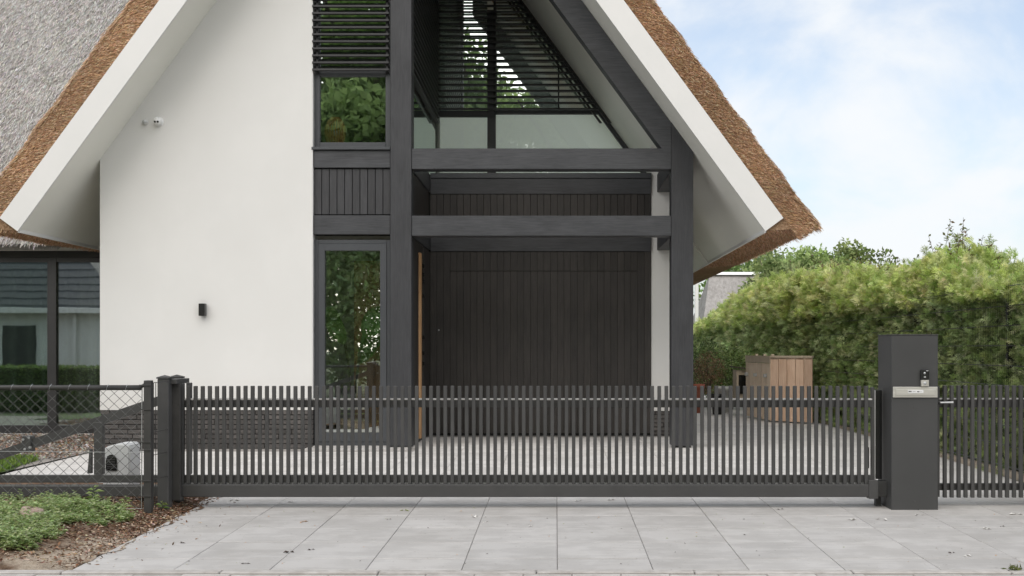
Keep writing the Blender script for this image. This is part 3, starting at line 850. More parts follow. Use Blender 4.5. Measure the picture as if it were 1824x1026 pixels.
prism_y('pane', [(X(776, YG), 3.9), (X(868, YG), 3.9), (X(868, YG), Z(208, YG)), (X(776, YG), Z(208, YG))], YG + .04, YG + .052, M['glass_low'], ggl)
prism_y('pane', [(X(883, YG), 3.9), (gxr(3.9), 3.9), (gxr(Z(203, YG)), Z(203, YG)), (X(883, YG), Z(203, YG))], YG + .04, YG + .052, M['glass_low'], ggl)
prism_y('pane', [(X(776, YG), Z(197, YG)), (X(868, YG), Z(197, YG)), (X(868, YG), 7.9), (X(776, YG), 7.9)], YG + .04, YG + .052, M['glass_up'], ggl)
z_ = Z(193, YG)
prism_y('pane', [(X(883, YG), z_), (gxr(z_), z_), (X(883, YG), AIN - (X(883, YG) + .09 - XC) * PITCH)], YG + .04, YG + .052, M['glass_up'], ggl)
lv2 = louvre('louvre', gx0 + .02, lambda z: gxr(z) + .03, YG - .24, Z(196, YG - .2), 8.0, .0993, .05, .028, 'horizontal louvre in front of the loggia glazing')
for px_ in (881,):
    bx('louvre_rail', X(px_, YG - .16) - .02, X(px_, YG - .16) + .02, YG - .16, YG - .10, Z(196, YG - .2), 7.0, M['slat'], lv2, .002)
bx('louvre_rail', X(995, YG - .16) - .012, X(995, YG - .16) + .012, YG - .16, YG - .12, Z(196, YG - .2), Z(112, YG - .2), M['slat'], lv2, .002)
for k_, t_ in ((.03, .05), (-.11, .03)):
    prism_y('louvre_rail', [(gxr(5.0) + k_, 5.0), (gxr(5.0) + k_ + t_ * 1.3, 5.0), (gxr(8.0) + k_ + t_ * 1.3, 8.0), (gxr(8.0) + k_, 8.0)], YG - .16, YG - .1, M['slat'], lv2)
# loggia side wall with louvres along it
bx('loggia_wall', -2.14, -1.985, YW + .29, YG + .0, 3.876, 8.5, M['clad'], house, 0)
first = None; z = 4.93
while z < 7.6:
    if first is None:
        first = bx('louvre', -1.965, -1.885, YW + .32, YG - .45, z, z + .03, M['slat'], house, .003); first['label'] = 'louvre along the loggia side wall'
    else:
        bx('slat', -1.965, -1.885, YW + .32, YG - .45, z, z + .03, M['slat'], first, .003)
    z += .0912
bx('louvre_rail', -1.983, -1.966, YW + .4, YW + .45, 4.9, 7.6, M['slat'], first, .002)
bx('louvre_rail', -1.983, -1.966, 18.1, 18.15, 4.9, 7.6, M['slat'], first, .002)
bx('glass_balustrade', -1.98, -1.966, YW + .5, YG - .3, 3.9, 4.85, M['glass'], house, 0)
# loggia floor edge and porch ceiling
bx('loggia_floor', -1.98, X(1160, YB) - .003, YB - .02, YG + .1, 3.60, 3.80, M['clad'], house, .004)
bx('terrace_floor', -1.97, X(1160, YB) - .01, YB + .07, YG - .001, 3.801, 3.835, M['room'], house, .003)
bx('floor_trim', -1.86, X(1160, YB) - .002, YB - .06, YB + .06, Z(318, YB), Z(309, YB), M['alu'], house, .004)
bx('porch_beam', -1.86, X(1160, YB) - .004, YB - .04, YB - .021, Z(346, YB), Z(318.5, YB), M['beam_x'], house, .003)
bx('porch_beam', -1.86, X(1160, YB) - .004, YB - .045, YB - .001, Z(448, YB), Z(421, YB), M['beam_x'], house, .003)
# porch cladding boards
pc = bx('porch_cladding', -1.9, X(1160, YB) - .006, YB + .0, YB + .2, .0, 3.60, M['black'], house, 0)
cxl, cxr = -1.865, X(1160, YB) - .006
nb_ = 33
dl, dr, dtop = X(805, YB), X(1131, YB), Z(483, YB)
for i in range(nb_):
    a = cxl + (cxr - cxl) * i / nb_; b = cxl + (cxr - cxl) * (i + 1) / nb_
    dy = random.uniform(-.0015, .0015)
    bx('board', a + .002, b - .002, YB - .024 + dy, YB - .001, Z(421, YB) + .001, Z(346, YB) - .001, M['clad'], pc, .002)
    mid = (a + b) / 2
    if dl < mid < dr:
        bx('board', a + .0012, b - .0012, YB - .024 + dy, YB - .001, dtop + .003, Z(448, YB) - .001, M['clad'], pc, .0015)
        bx('board', a + .0012, b - .0012, YB - .026 + dy, YB - .001, .03, dtop - .003, M['clad'], pc, .0015)
    else:
        bx('board', a + .0012, b - .0012, YB - .024 + dy, YB - .001, .03, Z(448, YB) - .001, M['clad'], pc, .0015)
mbk = MB(); mbk.lathe((0, 0, 0), [(.0, .004), (.011, .004), (.012, 0)], 12)
lk = mbk.build('door_lock', M['galv'], house); lk.rotation_euler = (math.radians(90), 0, 0)
lk.location = Vector((X(782, YB), YB - .028, Z(588, YB))) - WPOS[house.name]
# porch left wall with oak door jamb
bx('porch_side_wall', -2.13, -1.885, YW + .285, YB - .002, .0, 3.6, M['clad'], house, 0)
for i in range(16):
    y0 = YW + .3 + i * .126
    if y0 + .12 > YB - .03: break
    if 16.35 < y0 < 16.95: continue
    bx('board', -1.886, -1.868, y0 + .002, y0 + .124, .03, 2.72, M['clad'], house, .002)
dj = bx('door_jamb', -1.884, -1.852, 16.54, 16.70, .05, 2.60, M['oak'], house, .004)
for zz in (.25, .35, .5, 1.05, 1.2, 1.42, 2.0, 2.2, 2.3, 2.42):
    bx('hinge', -1.885, -1.846, 16.93, 16.99, zz, zz + .05, M['black'], dj, .003)

# wide window of the side wing
ww = window('wide_window', -10.2, -5.93, .03, Z(444, 17.9), 17.9, .12, 'darkalu', 'glass', mullions=[(X(84, 17.9), X(100, 17.9)), (X(-230, 17.9), X(-214, 17.9))], depth=.09, label='wide dark framed window of the side wing')
bx('frame_head', -10.08, X(84, 17.9) - .002, 17.905, 17.985, Z(467, 17.9), Z(444, 17.9) - .121, M['darkalu'], ww, .003)
bx('frame_head', X(100, 17.9) + .002, -6.05, 17.905, 17.985, Z(467, 17.9), Z(444, 17.9) - .121, M['darkalu'], ww, .003)
bx('window_sill', -10.2, -5.93, 17.86, 18.0, -.01, .028, M['paving'], house, .003)

# ------- interior shells (seen through the glass)
bx('room_wall', -5.55, -2.2, 20.2, 20.3, .03, 7.5, M['room'], house, 0)
for a_ in ((15.96, 16.2, .03, 7.5), (16.2, 17.7, .03, .4), (16.2, 17.7, 2.5, 7.5), (17.7, 20.2, .03, 7.5)): bx('room_wall', -5.55, -5.5, *a_, M['room'], house, 0)
bx('room_wall', -2.19, -2.145, 15.96, 20.2, .03, 7.5, M['room'], house, 0)
bx('room_floor', -5.5, -2.2, 15.96, 20.2, 0, .03, M['roomfloor'], house, 0)
bx('room_floor', -5.5, -2.2, 15.95, 20.2, 2.85, 3.6, M['room'], house, 0)
bx('room_wall', -10.3, -5.6, 21.5, 21.6, .0, 3, M['room'], house, 0)
bx('room_wall', -10.4, -10.3, 18.0, 21.5, .0, 3, M['room'], house, 0)
bx('room_floor', -10.3, -5.9, 18.0, 21.5, -.01, .02, M['roomfloor'], house, 0)
bx('room_ceiling', -10.3, -5.9, 18.0, 21.5, 2.64, 2.7, M['room'], house, 0)
# loggia room: pale roller blinds behind the low panes
for pts_ in ([(X(776, YG) - .05, 3.9), (X(868, YG) + .05, 3.9), (X(868, YG) + .05, Z(205, YG)), (X(776, YG) - .05, Z(205, YG))],
             [(X(883, YG) - .03, 3.9), (gxr(3.9) + .1, 3.9), (gxr(Z(200, YG)) + .1, Z(200, YG)), (X(883, YG) - .03, Z(200, YG))]):
    mesh_pd('roller_blind', [(x_, YG + .15, z_2) for x_, z_2 in pts_], [(0, 1, 2, 3)], M['blind'], house)
bx('room_wall', -1.98, 1.9, 23.12, 23.2, 3.8, 8.5, M['room'], house, 0)
bx('room_wall', -1.97, -1.93, YG + .1, 23.1, 3.8, 8.4, M['room'], house, 0)
bx('room_floor', -1.98, 1.75, YG + .12, 23.1, 3.7, 3.79, M['room'], house, 0)
# sheer curtain behind the wide window
vs, fs = [], []
for i in range(241):
    x = -10.0 + 4.0 * i / 240
    yy = 18.28 + .045 * math.sin(x * 31 + 1.2 * math.sin(x * 5)) + .02 * math.sin(x * 11)
    vs += [(x, yy, .06), (x, yy, 2.5)]
for i in range(240): fs.append((2 * i, 2 * i + 2, 2 * i + 3, 2 * i + 1))
cu = mesh_pd('curtain', vs, fs, M['curtain'], None, origin=(-8, 18.28, .06), smooth=True)
tag(cu, 'sheer grey curtain hanging behind the wide window', 'curtain')

# ------------------------------------------------------------------ things on and in the house
wlr = root('wall_light', (X(363, YW), YW, Z(563, YW)), 'black square up and down light on the white wall', 'wall light')
bx('lamp_body', X(357.5, YW), X(368.5, YW), YW - .10, YW - .012, Z(563, YW), Z(541, YW), M['black'], wlr, .004)
bx('mounting_plate', X(359.5, YW), X(366.5, YW), YW - .0125, YW + .004, Z(560, YW), Z(544, YW), M['black'], wlr, .002)
cm = root('security_camera', (X(283, YW), YW, Z(217, YW)), 'white ball security camera with two black lenses on the gable wall', 'camera')
cc = Vector((X(283, YW), YW - .06, Z(217, YW)))
mb = MB(); mb.lathe((0, 0, 0), [(0, .0), (.058, 0), (.062, .015), (.055, .03), (0, .032)], 24)
o = mb.build('mount_ring', M['white'], cm, True); o.rotation_euler = (math.radians(90), 0, 0); o.location = (0, 0, 0)
mb = MB(); mb.lathe((0, 0, 0), [(.052 * math.sin(a), -.052 * math.cos(a)) for a in [math.pi * i / 12 for i in range(13)]], 24)
o = mb.build('camera_ball', M['white'], cm, True); o.location = (0, -.055, 0)
for sx in (-.018, .016):
    mb = MB(); mb.lathe((0, 0, 0), [(0, .004), (.012, .004), (.014, 0), (.014, -.02)], 14)
    l = mb.build('lens', M['black'], cm); l.rotation_euler = (math.radians(112), 0, 0); l.location = (sx, -.098, -.016)
se = root('motion_sensor', (X(259, YW), YW, Z(218, YW)), 'small grey round sensor beside the white security camera', 'sensor')
mb = MB(); mb.lathe((0, 0, 0), [(0, .06), (.03, .06), (.038, .045), (.04, 0)], 20)
o = mb.build('sensor_body', M['potwhite'], se, True); o.rotation_euler = (math.radians(96), 0, 0); o.location = (0, .0, 0)
mb = MB(); mb.lathe((0, 0, 0), [(0, .005), (.024, .004), (.027, 0)], 18)
o = mb.build('sensor_lens', M['galv'], se, True); o.rotation_euler = (math.radians(96), 0, 0); o.location = (0, -.058, -.004)

# wicker lamp upstairs
wl_ = root('wicker_lamp', (X(597, 16.08), 16.08, 3.62), 'wicker table lamp behind the upper bay window', 'lamp')
lx, ly = X(597, 16.08), 16.08
for i in range(22):
    t = 2 * math.pi * i / 22
    mb = MB()
    pts = []
    for k in range(9):
        u = k / 8; r = .06 + .10 * math.sin(math.pi * (u ** .75)) + .02 * u
        pts.append((lx + r * .8 * math.cos(t + .2 * u), ly + r * .8 * math.sin(t + .2 * u), 4.36 - .45 * u))
    mb.tube(pts, .009, 4); mb.build('cane', M['cane'], wl_)
mb = MB(); mb.lathe((lx, ly, 3.61), [(0, .0), (.11, 0), (.11, .2), (.03, .25), (.02, .45), (0, .45)], 18)
mb.build('lamp_base', M['oak'], wl_)
mb = MB(); mb.lathe((lx, ly, 4.16), [(.03 * math.sin(math.pi * i / 8), -.04 * math.cos(math.pi * i / 8)) for i in range(9)], 12)
mb.build('bulb', M['white'], wl_, True)

# plant and cupboard behind the tall window
ip = root('indoor_plant', (X(630, 16.3), 16.3, .03), 'tall green banana plant in a basket behind the tall window', 'plant')
ppx, ppy = X(630, 16.3), 16.3
mb = MB(); mb.lathe((ppx, ppy, .03), [(0, 0), (.17, 0), (.22, .12), (.21, .3), (.18, .31), (.17, .27), (0, .27)], 20)
mb.build('basket', M['greywood'], ip, True)
for i in range(9):
    az = RNG.uniform(0, 6.28); ln = RNG.uniform(.75, 1.35); lean = RNG.uniform(.12, .32)
    mb = MB(); pts = [Vector((ppx, ppy, .28))]
    for k in range(1, 6):
        u = k / 5
        pts.append(Vector((ppx + math.cos(az) * lean * u ** 1.6 * .9, ppy + math.sin(az) * lean * u ** 1.6 * .5, .28 + ln * u)))
    mb.tube(pts, .014, 5, .006); mb.build('stem', M['bark'], ip)
    tip = pts[-1]; dvec = Vector((math.cos(az) * .7, math.sin(az) * .35, .75)).normalized(); side = dvec.cross(Vector((math.sin(az), -math.cos(az), .4))).normalized()
    vs = []; fs = []
    LL = RNG.uniform(.4, .6)
    for k in range(9):
        u = k / 8; wdt = .13 * math.sin(math.pi * min(1, u * .93 + .05)) ** .7
        c = tip + dvec * LL * u - Vector((0, 0, .12)) * u * u
        vs += [c + side * wdt, c - Vector((0, 0, .015)), c - side * wdt]
    for k in range(8):
        for q in (0, 1): fs.append((3 * k + q, 3 * k + q + 1, 3 * k + q + 4, 3 * k + q + 3))
    lf = mesh_pd('large_leaf', vs, fs, None, ip)
    at = lf.data.attributes.new('tint', 'FLOAT_COLOR', 'POINT')
    cval = list((.16 + .05 * random.random(), .32 + .08 * random.random(), .10, 1)) * len(vs)
    at.data.foreach_set('color', cval); lf.data.materials.append(M['leaf'])
cb = root('oak_cupboard', (-2.45, 17.6, .03), 'oak cupboard inside behind the tall window', 'cupboard')
bx('carcass', -2.80, -2.23, 16.75, 17.3, .03, 2.5, M['oak'], cb, .005)
bx('cupboard_door', -2.795, -2.52, 16.72, 16.749, .06, 2.47, M['oak'], cb, .004)
bx('cupboard_door', -2.515, -2.235, 16.72, 16.749, .06, 2.47, M['oak'], cb, .004)

# ------------------------------------------------------------------ sliding gate
YGt = 10.13
gate = root('sliding_gate', (0, 10.2, .03), 'long anthracite sliding gate of upright bars across the driveway', 'gate')
gxl, gxr_ = X(331, YGt), X(1557, YGt)
ZT = Z(687.5, YGt)
bottom = bx('bottom_beam', X(320, YGt), X(1557, YGt), YGt - .022, YGt + .10, Z(885, YGt), Z(862.5, YGt), M['gate'], gate, .006)
ptch = 12.72 * YGt / F
xk = X(335, YGt)
npick = 0
while xk < X(1552, YGt):
    bx('picket', xk - .0148, xk + .0148, YGt - .004, YGt + .028, Z(862.3, YGt), ZT + random.uniform(-.0015, .0015), M['gate'], gate, .0025)
    xk += ptch; npick += 1
bx('top_rail', X(318, YGt), X(1556, YGt), YGt + .029, YGt + .075, Z(726, YGt), Z(713, YGt), M['gate'], gate, .004)
bx('pale_rail_strip', X(322, YGt), X(1556, YGt), YGt + .030, YGt + .074, Z(713, YGt) + .0005, Z(710, YGt), M['rail_strip'], gate, .001)  # thin near-white strip along the top of the rail
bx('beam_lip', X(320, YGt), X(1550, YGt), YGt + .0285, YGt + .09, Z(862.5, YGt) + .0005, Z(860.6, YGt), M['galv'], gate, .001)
bx('lower_rail', X(-190, YGt), X(1556, YGt), YGt + .029, YGt + .075, Z(860.5, YGt), Z(847, YGt), M['gate'], gate, .004)
bx('tail_beam', X(-190, YGt), X(320, YGt) - .002, YGt - .02, YGt + .098, Z(884, YGt), Z(865, YGt), M['gate'], gate, .006)
bx('end_stile', X(1550, YGt) + .02, X(1557, YGt) + .012, YGt + .03, YGt + .076, Z(862, YGt), Z(690, YGt), M['gate'], gate, .003)
bx('end_stile', X(318.5, YGt), X(327, YGt), YGt - .01, YGt + .04, Z(862, YGt), Z(683, YGt), M['gate'], gate, .003)
bx('end_stile', X(326, YGt) + .012, X(335, YGt) + .01, YGt + .045, YGt + .09, Z(846, YGt), Z(682, YGt), M['gate'], gate, .003)
def slant(name, p0, p1, h, y0, y1, mat, parent):
    (xa_, za_), (xb_, zb_) = p0, p1
    d = Vector((xb_ - xa_, 0, zb_ - za_)).normalized(); nrm = Vector((-d.z, 0, d.x)) * (h / 2)
    pts = [(xa_ + nrm.x, za_ + nrm.z), (xb_ + nrm.x, zb_ + nrm.z), (xb_ - nrm.x, zb_ - nrm.z), (xa_ - nrm.x, za_ - nrm.z)]
    return prism_y(name, pts, y0, y1, mat, parent)
def pz(px, py): return (X(px, YGt + .05), Z(py, YGt + .05))
slant('tail_brace', pz(318, 702), pz(-190, 875), .075, YGt + .03, YGt + .074, M['gate'], gate)
bx('tail_strut', X(165, YGt), X(181, YGt), YGt + .024, YGt + .08, Z(846, YGt), Z(752, YGt), M['gate'], gate, .004)
prism_y('tail_bracket', [pz(157, 843), pz(164, 843), pz(164, 800), pz(161, 800)], YGt + .03, YGt + .07, M['gate'], gate)
bx('splice_plate', X(38, YGt), X(54, YGt), YGt + .005, YGt + .10, Z(806, YGt), Z(777, YGt), M['gate'], gate, .004)
for px_, py_ in ((41, 783), (51, 780), (44, 800), (53, 797)):
    mb = MB(); mb.lathe((0, 0, 0), [(0, .02), (.011, .02), (.012, 0)], 6)
    b_ = mb.build('bolt', M['galv'], gate); b_.rotation_euler = (math.radians(90), 0, 0)
    b_.location = Vector((X(px_, YGt), YGt + .004, Z(py_, YGt))) - WPOS[gate.name]
bx('end_bracket', X(1546, YGt), X(1563, YGt), YGt - .03, YGt + .06, Z(888, YGt), Z(855, YGt), M['gate'], gate, .004)
bx('end_roller', X(1545, YGt) , X(1550, YGt), YGt + .03, YGt + .09, Z(835, YGt), Z(797, YGt), M['black'], gate, .004)

# guide posts at the left
def gpost(name, px0, px1, Y, d, top, lab, m='gate'):
    x0, x1 = X(px0, Y), X(px1, Y)
    zb = gz(Y) - .05 + (.05 if Y > 9.9 else .06)
    r = root(name, ((x0 + x1) / 2, Y, zb), lab, 'gate post')
    bx('shaft', x0, x1, Y, Y + d, zb - .1, top - .012, M[m], r, .006)
    cxm, cym = (x0 + x1) / 2, Y + d / 2; e = .006
    mesh_pd('cap', [(x0 - e, Y - e, top - .012), (x1 + e, Y - e, top - .012), (x1 + e, Y + d + e, top - .012), (x0 - e, Y + d + e, top - .012),
                    (x0 - e, Y - e, top), (x1 + e, Y - e, top), (x1 + e, Y + d + e, top), (x0 - e, Y + d + e, top), (cxm, cym, top + .018)],
            [(0, 3, 2, 1), (0, 1, 5, 4), (1, 2, 6, 5), (2, 3, 7, 6), (3, 0, 4, 7), (4, 5, 8), (5, 6, 8), (6, 7, 8), (7, 4, 8)], M[m], r)
    return r
gp1 = gpost('gate_post', 280, 300, 9.94, .10, Z(672, 9.94), 'front square guide post beside the wire fence')
gp2 = gpost('gate_post', 302, 321.5, 10.30, .10, Z(671, 10.30), 'rear square guide post just behind the sliding gate', 'gate_dark')
bx('guide_plate', X(301, 10.0), X(318, 10.0), 10.045, 10.10, Z(893, 10.0), Z(684, 10.0), M['gate_dark'], gp1, .003)
bx('guide_bridge', X(300, 10.05) + .001, X(318, 10.05), 10.0, 10.35, Z(684, 10.05) + .001, Z(675, 10.05), M['gate'], gp1, .003)

# catch post on the pillar
cp = root('catch_post', (X(1564, 10.3), 10.3, gz(10.3)), 'slim dark catch post between the sliding gate and the pillar', 'gate post')
bx('catch_channel', X(1559, 10.24), X(1570, 10.24), 10.22, 10.30, Z(853, 10.24), Z(695, 10.24), M['black'], cp, .003)
bx('catch_edge', X(1556.6, 10.24), X(1558.6, 10.24), 10.22, 10.26, Z(853, 10.24), Z(695, 10.24), M['white'], cp, .002)
bx('catch_foot', X(1558, 10.2), X(1588, 10.2) - .03, 10.16, 10.30, Z(884, 10.2), Z(857, 10.2), M['pillar'], cp, .004)
bx('catch_leg', X(1559.5, 10.24), X(1569, 10.24), 10.23, 10.29, gz(10.3) - .05, Z(885, 10.24), M['pillar'], cp, .003)

# ------------------------------------------------------------------ intercom pillar
YP = 10.02
pil = root('gate_pillar', (X(1630, YP), YP + .2, gz(YP)), 'broad anthracite metal pillar with letterbox at the gate end', 'pillar')
pxa, pxb = X(1588, YP), X(1671, YP)
bx('pillar_body', pxa, pxb, YP, YP + .42, gz(YP) - .06, Z(597, YP), M['pillar'], pil, .004)
bx('pillar_cap', pxa - .003, pxb + .003, YP - .003, YP + .423, Z(597, YP) + .0005, Z(595.4, YP), M['gate'], pil, .001)
for zz in (Z(727, YP), Z(893, YP)):
    mb = MB(); mb.lathe((0, 0, 0), [(0, .0025), (.008, .0025), (.010, 0)], 14)
    sc_ = mb.build('screw_cover', M['gate'], pil); sc_.rotation_euler = (math.radians(90), 0, 0); sc_.location = Vector((X(1629, YP), YP - .0005, zz)) - WPOS[pil.name]
lb = bx('letterbox', X(1590, YP), X(1669.5, YP), YP - .014, YP - .0005, Z(708, YP), Z(689, YP), M['steel'], pil, .003)
bx('letter_flap', X(1594.5, YP), X(1665.5, YP), YP - .020, YP - .0145, Z(704.5, YP), Z(693, YP), M['steel'], lb, .002)
np_ = bx('name_plate', X(1616, YP), X(1643.5, YP), YP - .0225, YP - .0205, Z(700, YP), Z(694.5, YP), M['white'], lb, 0)
mb = MB()
for a, b in ((1617.2, 1618.0), (1618.4, 1619.4), (1620.0, 1621.2), (1621.6, 1622.2), (1632.2, 1633.2), (1633.6, 1634.6), (1635.0, 1636.0), (1637.5, 1638.0), (1640, 1640.4)):
    hh = 2.4 if a < 1630 else 1.7
    mb.box(X(a, YP), X(b, YP), YP - .0235, YP - .0226, Z(698.3, YP), Z(698.3 - hh, YP))
mb.box(X(1624, YP), X(1629.5, YP), YP - .0235, YP - .0226, Z(697.6, YP), Z(697.1, YP))
mb.build('name_letters', M['black'], lb)
db = root('video_doorbell', (X(1646, YP), YP - .01, Z(689, YP)), 'black and silver video doorbell above the letterbox', 'doorbell')
bx('camera_face', X(1639, YP), X(1653.3, YP), YP - .026, YP - .001, Z(676.5, YP), Z(658.5, YP), M['black'], db, .004)
bx('button_face', X(1639.3, YP), X(1653.2, YP), YP - .026, YP - .001, Z(688.3, YP), Z(676.8, YP), M['steel'], db, .003)
mb = MB(); mb.lathe((0, 0, 0), [(0, .003), (.013, .003), (.014, 0)], 20)
o = mb.build('call_button', M['galv'], db, True); o.rotation_euler = (math.radians(90), 0, 0); o.location = Vector((X(1646, YP), YP - .0265, Z(682.6, YP))) - WPOS[db.name]
mb = MB(); mb.lathe((0, 0, 0), [(0, .003), (.008, .003), (.010, 0)], 16)
o = mb.build('camera_lens', M['galv'], db, True); o.rotation_euler = (math.radians(90), 0, 0); o.location = Vector((X(1645.5, YP), YP - .0265, Z(664.5, YP))) - WPOS[db.name]
mb = MB()
for a, b, c_, d_ in ((1644.3, 1645.1, 672.6, 670), (1646.6, 1647.4, 672.6, 670), (1648, 1651.8, 660.8, 660)): mb.box(X(a, YP), X(b, YP), YP - .0272, YP - .0262, Z(c_, YP), Z(d_, YP))
mb.build('printed_marks', M['white'], db)

# ------------------------------------------------------------------ pedestrian gate at the right
YQ = 10.22
pg = root('side_gate', (X(1750, YQ), YQ, .02), 'anthracite upright bar gate right of the pillar in front of the hedge', 'gate')
xk = X(1683.5, YQ)
while xk < X(1990, YQ):
    bx('picket', xk - .0148, xk + .0148, YQ - .004, YQ + .028, Z(886.5, YQ), Z(686.5, YQ), M['gate'], pg, .0025)
    xk += 12.35 * YQ / F
bx('top_rail', X(1673, YQ), X(1990, YQ), YQ + .029, YQ + .074, Z(726, YQ), Z(712, YQ), M['gate'], pg, .004)
bx('pale_rail_strip', X(1674, YQ), X(1990, YQ), YQ + .030, YQ + .073, Z(712, YQ) + .0005, Z(709.5, YQ), M['rail_strip'], pg, .001)
bx('lower_rail', X(1673, YQ), X(1990, YQ), YQ + .029, YQ + .074, Z(874, YQ), Z(862, YQ), M['gate'], pg, .004)
bx('stile', X(1672.5, YQ), X(1676, YQ), YQ + .03, YQ + .07, Z(886, YQ), Z(688, YQ), M['gate'], pg, .002)
hm = MB(); hm.tube([(X(1673, YQ), YQ - .03, Z(717, YQ)), (X(1695, YQ), YQ - .045, Z(716.5, YQ))], .008, 8)
hm.tube([(X(1675, YQ), YQ - .035, Z(717, YQ)), (X(1675, YQ), YQ + .04, Z(717, YQ))], .008, 8); hm.build('handle', M['galv'], pg)

# ------------------------------------------------------------------ chain link fence at the left
YC = 9.72
cf = root('chain_link_fence', (-3.9, YC, 0), 'dark chain link fence with round top rail and square end post', 'fence')
fx1 = X(264.5, YC)
bx('end_post', X(258, YC), X(271, YC), YC - .03, YC + .03, Z(917, YC) - .15, Z(677.5, YC), M['gate_dark'], cf, .004)
MB().tube([(-6.2, YC, Z(690.5, YC)), (X(252, YC), YC, Z(690.5, YC))], .021, 10).build('top_rail', M['gate_dark'], cf, True)
MB().tube([(X(250, YC), YC, Z(690.5, YC)), (X(259, YC), YC, Z(684, YC))], .014, 8).build('rail_clamp', M['gate_dark'], cf, True)
mb = MB()
zt, zb = Z(686, YC), .0 + Z(905, YC)
xm0, xm1 = -6.2, X(252, YC)
wd = .0905 # diamond width
hh = zt - zb
k = xm0 - hh
step = wd
xw = xm0 - hh * (wd / .084)
sl = wd / .084
while xw < xm1 + hh * sl:
    for s_ in (1, -1):
        # line x = xw + s*(z-zb)*sl  clipped to [xm0,xm1]
        za, zc = zb, zt
        xa_, xc_ = xw, xw + s_ * hh * sl
        if s_ < 0: xa_, xc_ = xw, xw - hh * sl
        def clip(xa_, za, xc_, zc):
            for lim, up in ((xm0, False), (xm1, True)):
                oa = xa_ > lim if up else xa_ < lim; oc = xc_ > lim if up else xc_ < lim
                if oa and oc: return None
                if oa: t = (lim - xa_) / (xc_ - xa_); xa_, za = lim, za + (zc - za) * t
                elif oc: t = (lim - xa_) / (xc_ - xa_); xc_, zc = lim, za + (zc - za) * t
            return xa_, za, xc_, zc
        c_ = clip(xa_, za, xc_, zc)
        if c_:
            nn = max(2, int(abs(c_[3] - c_[1]) / .042))
            pts = []
            for q in range(nn + 1):
                u = q / nn
                pts.append((c_[0] + (c_[2] - c_[0]) * u + random.uniform(-.0012, .0012), YC + s_ * .0018 * (1 if q % 2 else -1), c_[1] + (c_[3] - c_[1]) * u + random.uniform(-.0012, .0012)))
            mb.tube(pts, .0021, 4)
    xw += step
o = mb.build('wire_mesh', M['galv'], cf); o['kind'] = 'stuff'
o.data.materials.clear(); o.data.materials.append(M['wire'])
for py_, r_ in ((802, .0018), (804 + 98, .0018)):
    MB().tube([(-6.2, YC - .004, Z(py_, YC)), (-4.3, YC - .004, Z(py_ + 2, YC)), (X(258, YC), YC - .004, Z(py_ + 4, YC))], r_, 5).build('tension_wire', M['galv'], cf)
MB().tube([(X(252.5, YC), YC - .006, Z(905, YC)), (X(253.5, YC), YC - .006, Z(684, YC))], .004, 6).build('tension_bar', M['galv'], cf)
for py_ in (685, 728, 786, 800, 855, 882):
    bx('post_clip', X(250.5, YC), X(272, YC), YC - .038, YC - .0305, Z(py_ + 2, YC), Z(py_, YC), M['gate_dark'], cf, .001)
for px_ in (273.5, 277.5):
    MB().tube([(X(px_, YC + .1), YC + .1, Z(905, YC + .1)), (X(px_, YC + .1), YC + .1, Z(682, YC + .1))], .0035, 5).build('mesh_rod', M['gate_dark'], cf)
for py_ in (682, 770, 811, 855):
    MB().tube([(X(271, YC), YC + .02, Z(py_, YC)), (X(283, YC), YC + .22, Z(py_ - 2, YC))], .003, 5).build('tie_wire', M['gate_dark'], cf)
for px_ in range(4, 250, 17):
    if px_ % 34 < 17: continue
    MB().tube([(X(px_, YC), YC - .02, Z(694, YC)), (X(px_ + 2, YC), YC - .024, Z(688, YC)), (X(px_ + 3, YC), YC, Z(684, YC))], .002, 4).build('tie_wire', M['galv'], cf)

# gate motor
YM = 10.62
gm = root('gate_motor', (X(207, YM), YM + .15, gz(YM)), 'pale grey plastic gate motor housing behind the wire fence', 'gate motor')
x0, x1 = X(183, YM), X(231, YM); zt = Z(790, YM); zb = gz(YM)
pts = [(x0, zb), (x1, zb), (x1, zt - .03), (x1 - .015, zt - .004), (x0 + .12, zt - .002), (x0 + .03, zt - .028), (x0, zt - .05)]
body = prism_y('motor_cover', pts, YM, YM + .28, M['motor'], gm)
bm = bmesh.new(); bm.from_mesh(body.data); bmesh.ops.bevel(bm, geom=bm.edges[:], offset=.012, segments=3, affect='EDGES'); bm.to_mesh(body.data); bm.free()
vc = [(X(188 + 20 * (i / 1), YM), 0) for i in range(2)]
ar = []
for i in range(13):
    t = math.pi * i / 12
    ar.append((X(199, YM) + math.cos(t) * .048, Z(822, YM) + math.sin(t) * .062))
prism_y('vent_panel', [(X(199, YM) + .048, Z(838, YM)), *ar, (X(199, YM) - .048, Z(838, YM))], YM - .012, YM - .001, M['black'], gm)
for i in range(8):
    z = Z(834 - i * 3, YM); bx('vent_slat', X(199, YM) - .036, X(199, YM) + .036, YM - .020, YM - .0125, z, z + .005, M['gate'], gm, .001)
bx('motor_base', x0 + .02, x1 - .05, YM - .03, YM + .26, zb - .02, zb + .035, M['galv'], gm, .004)

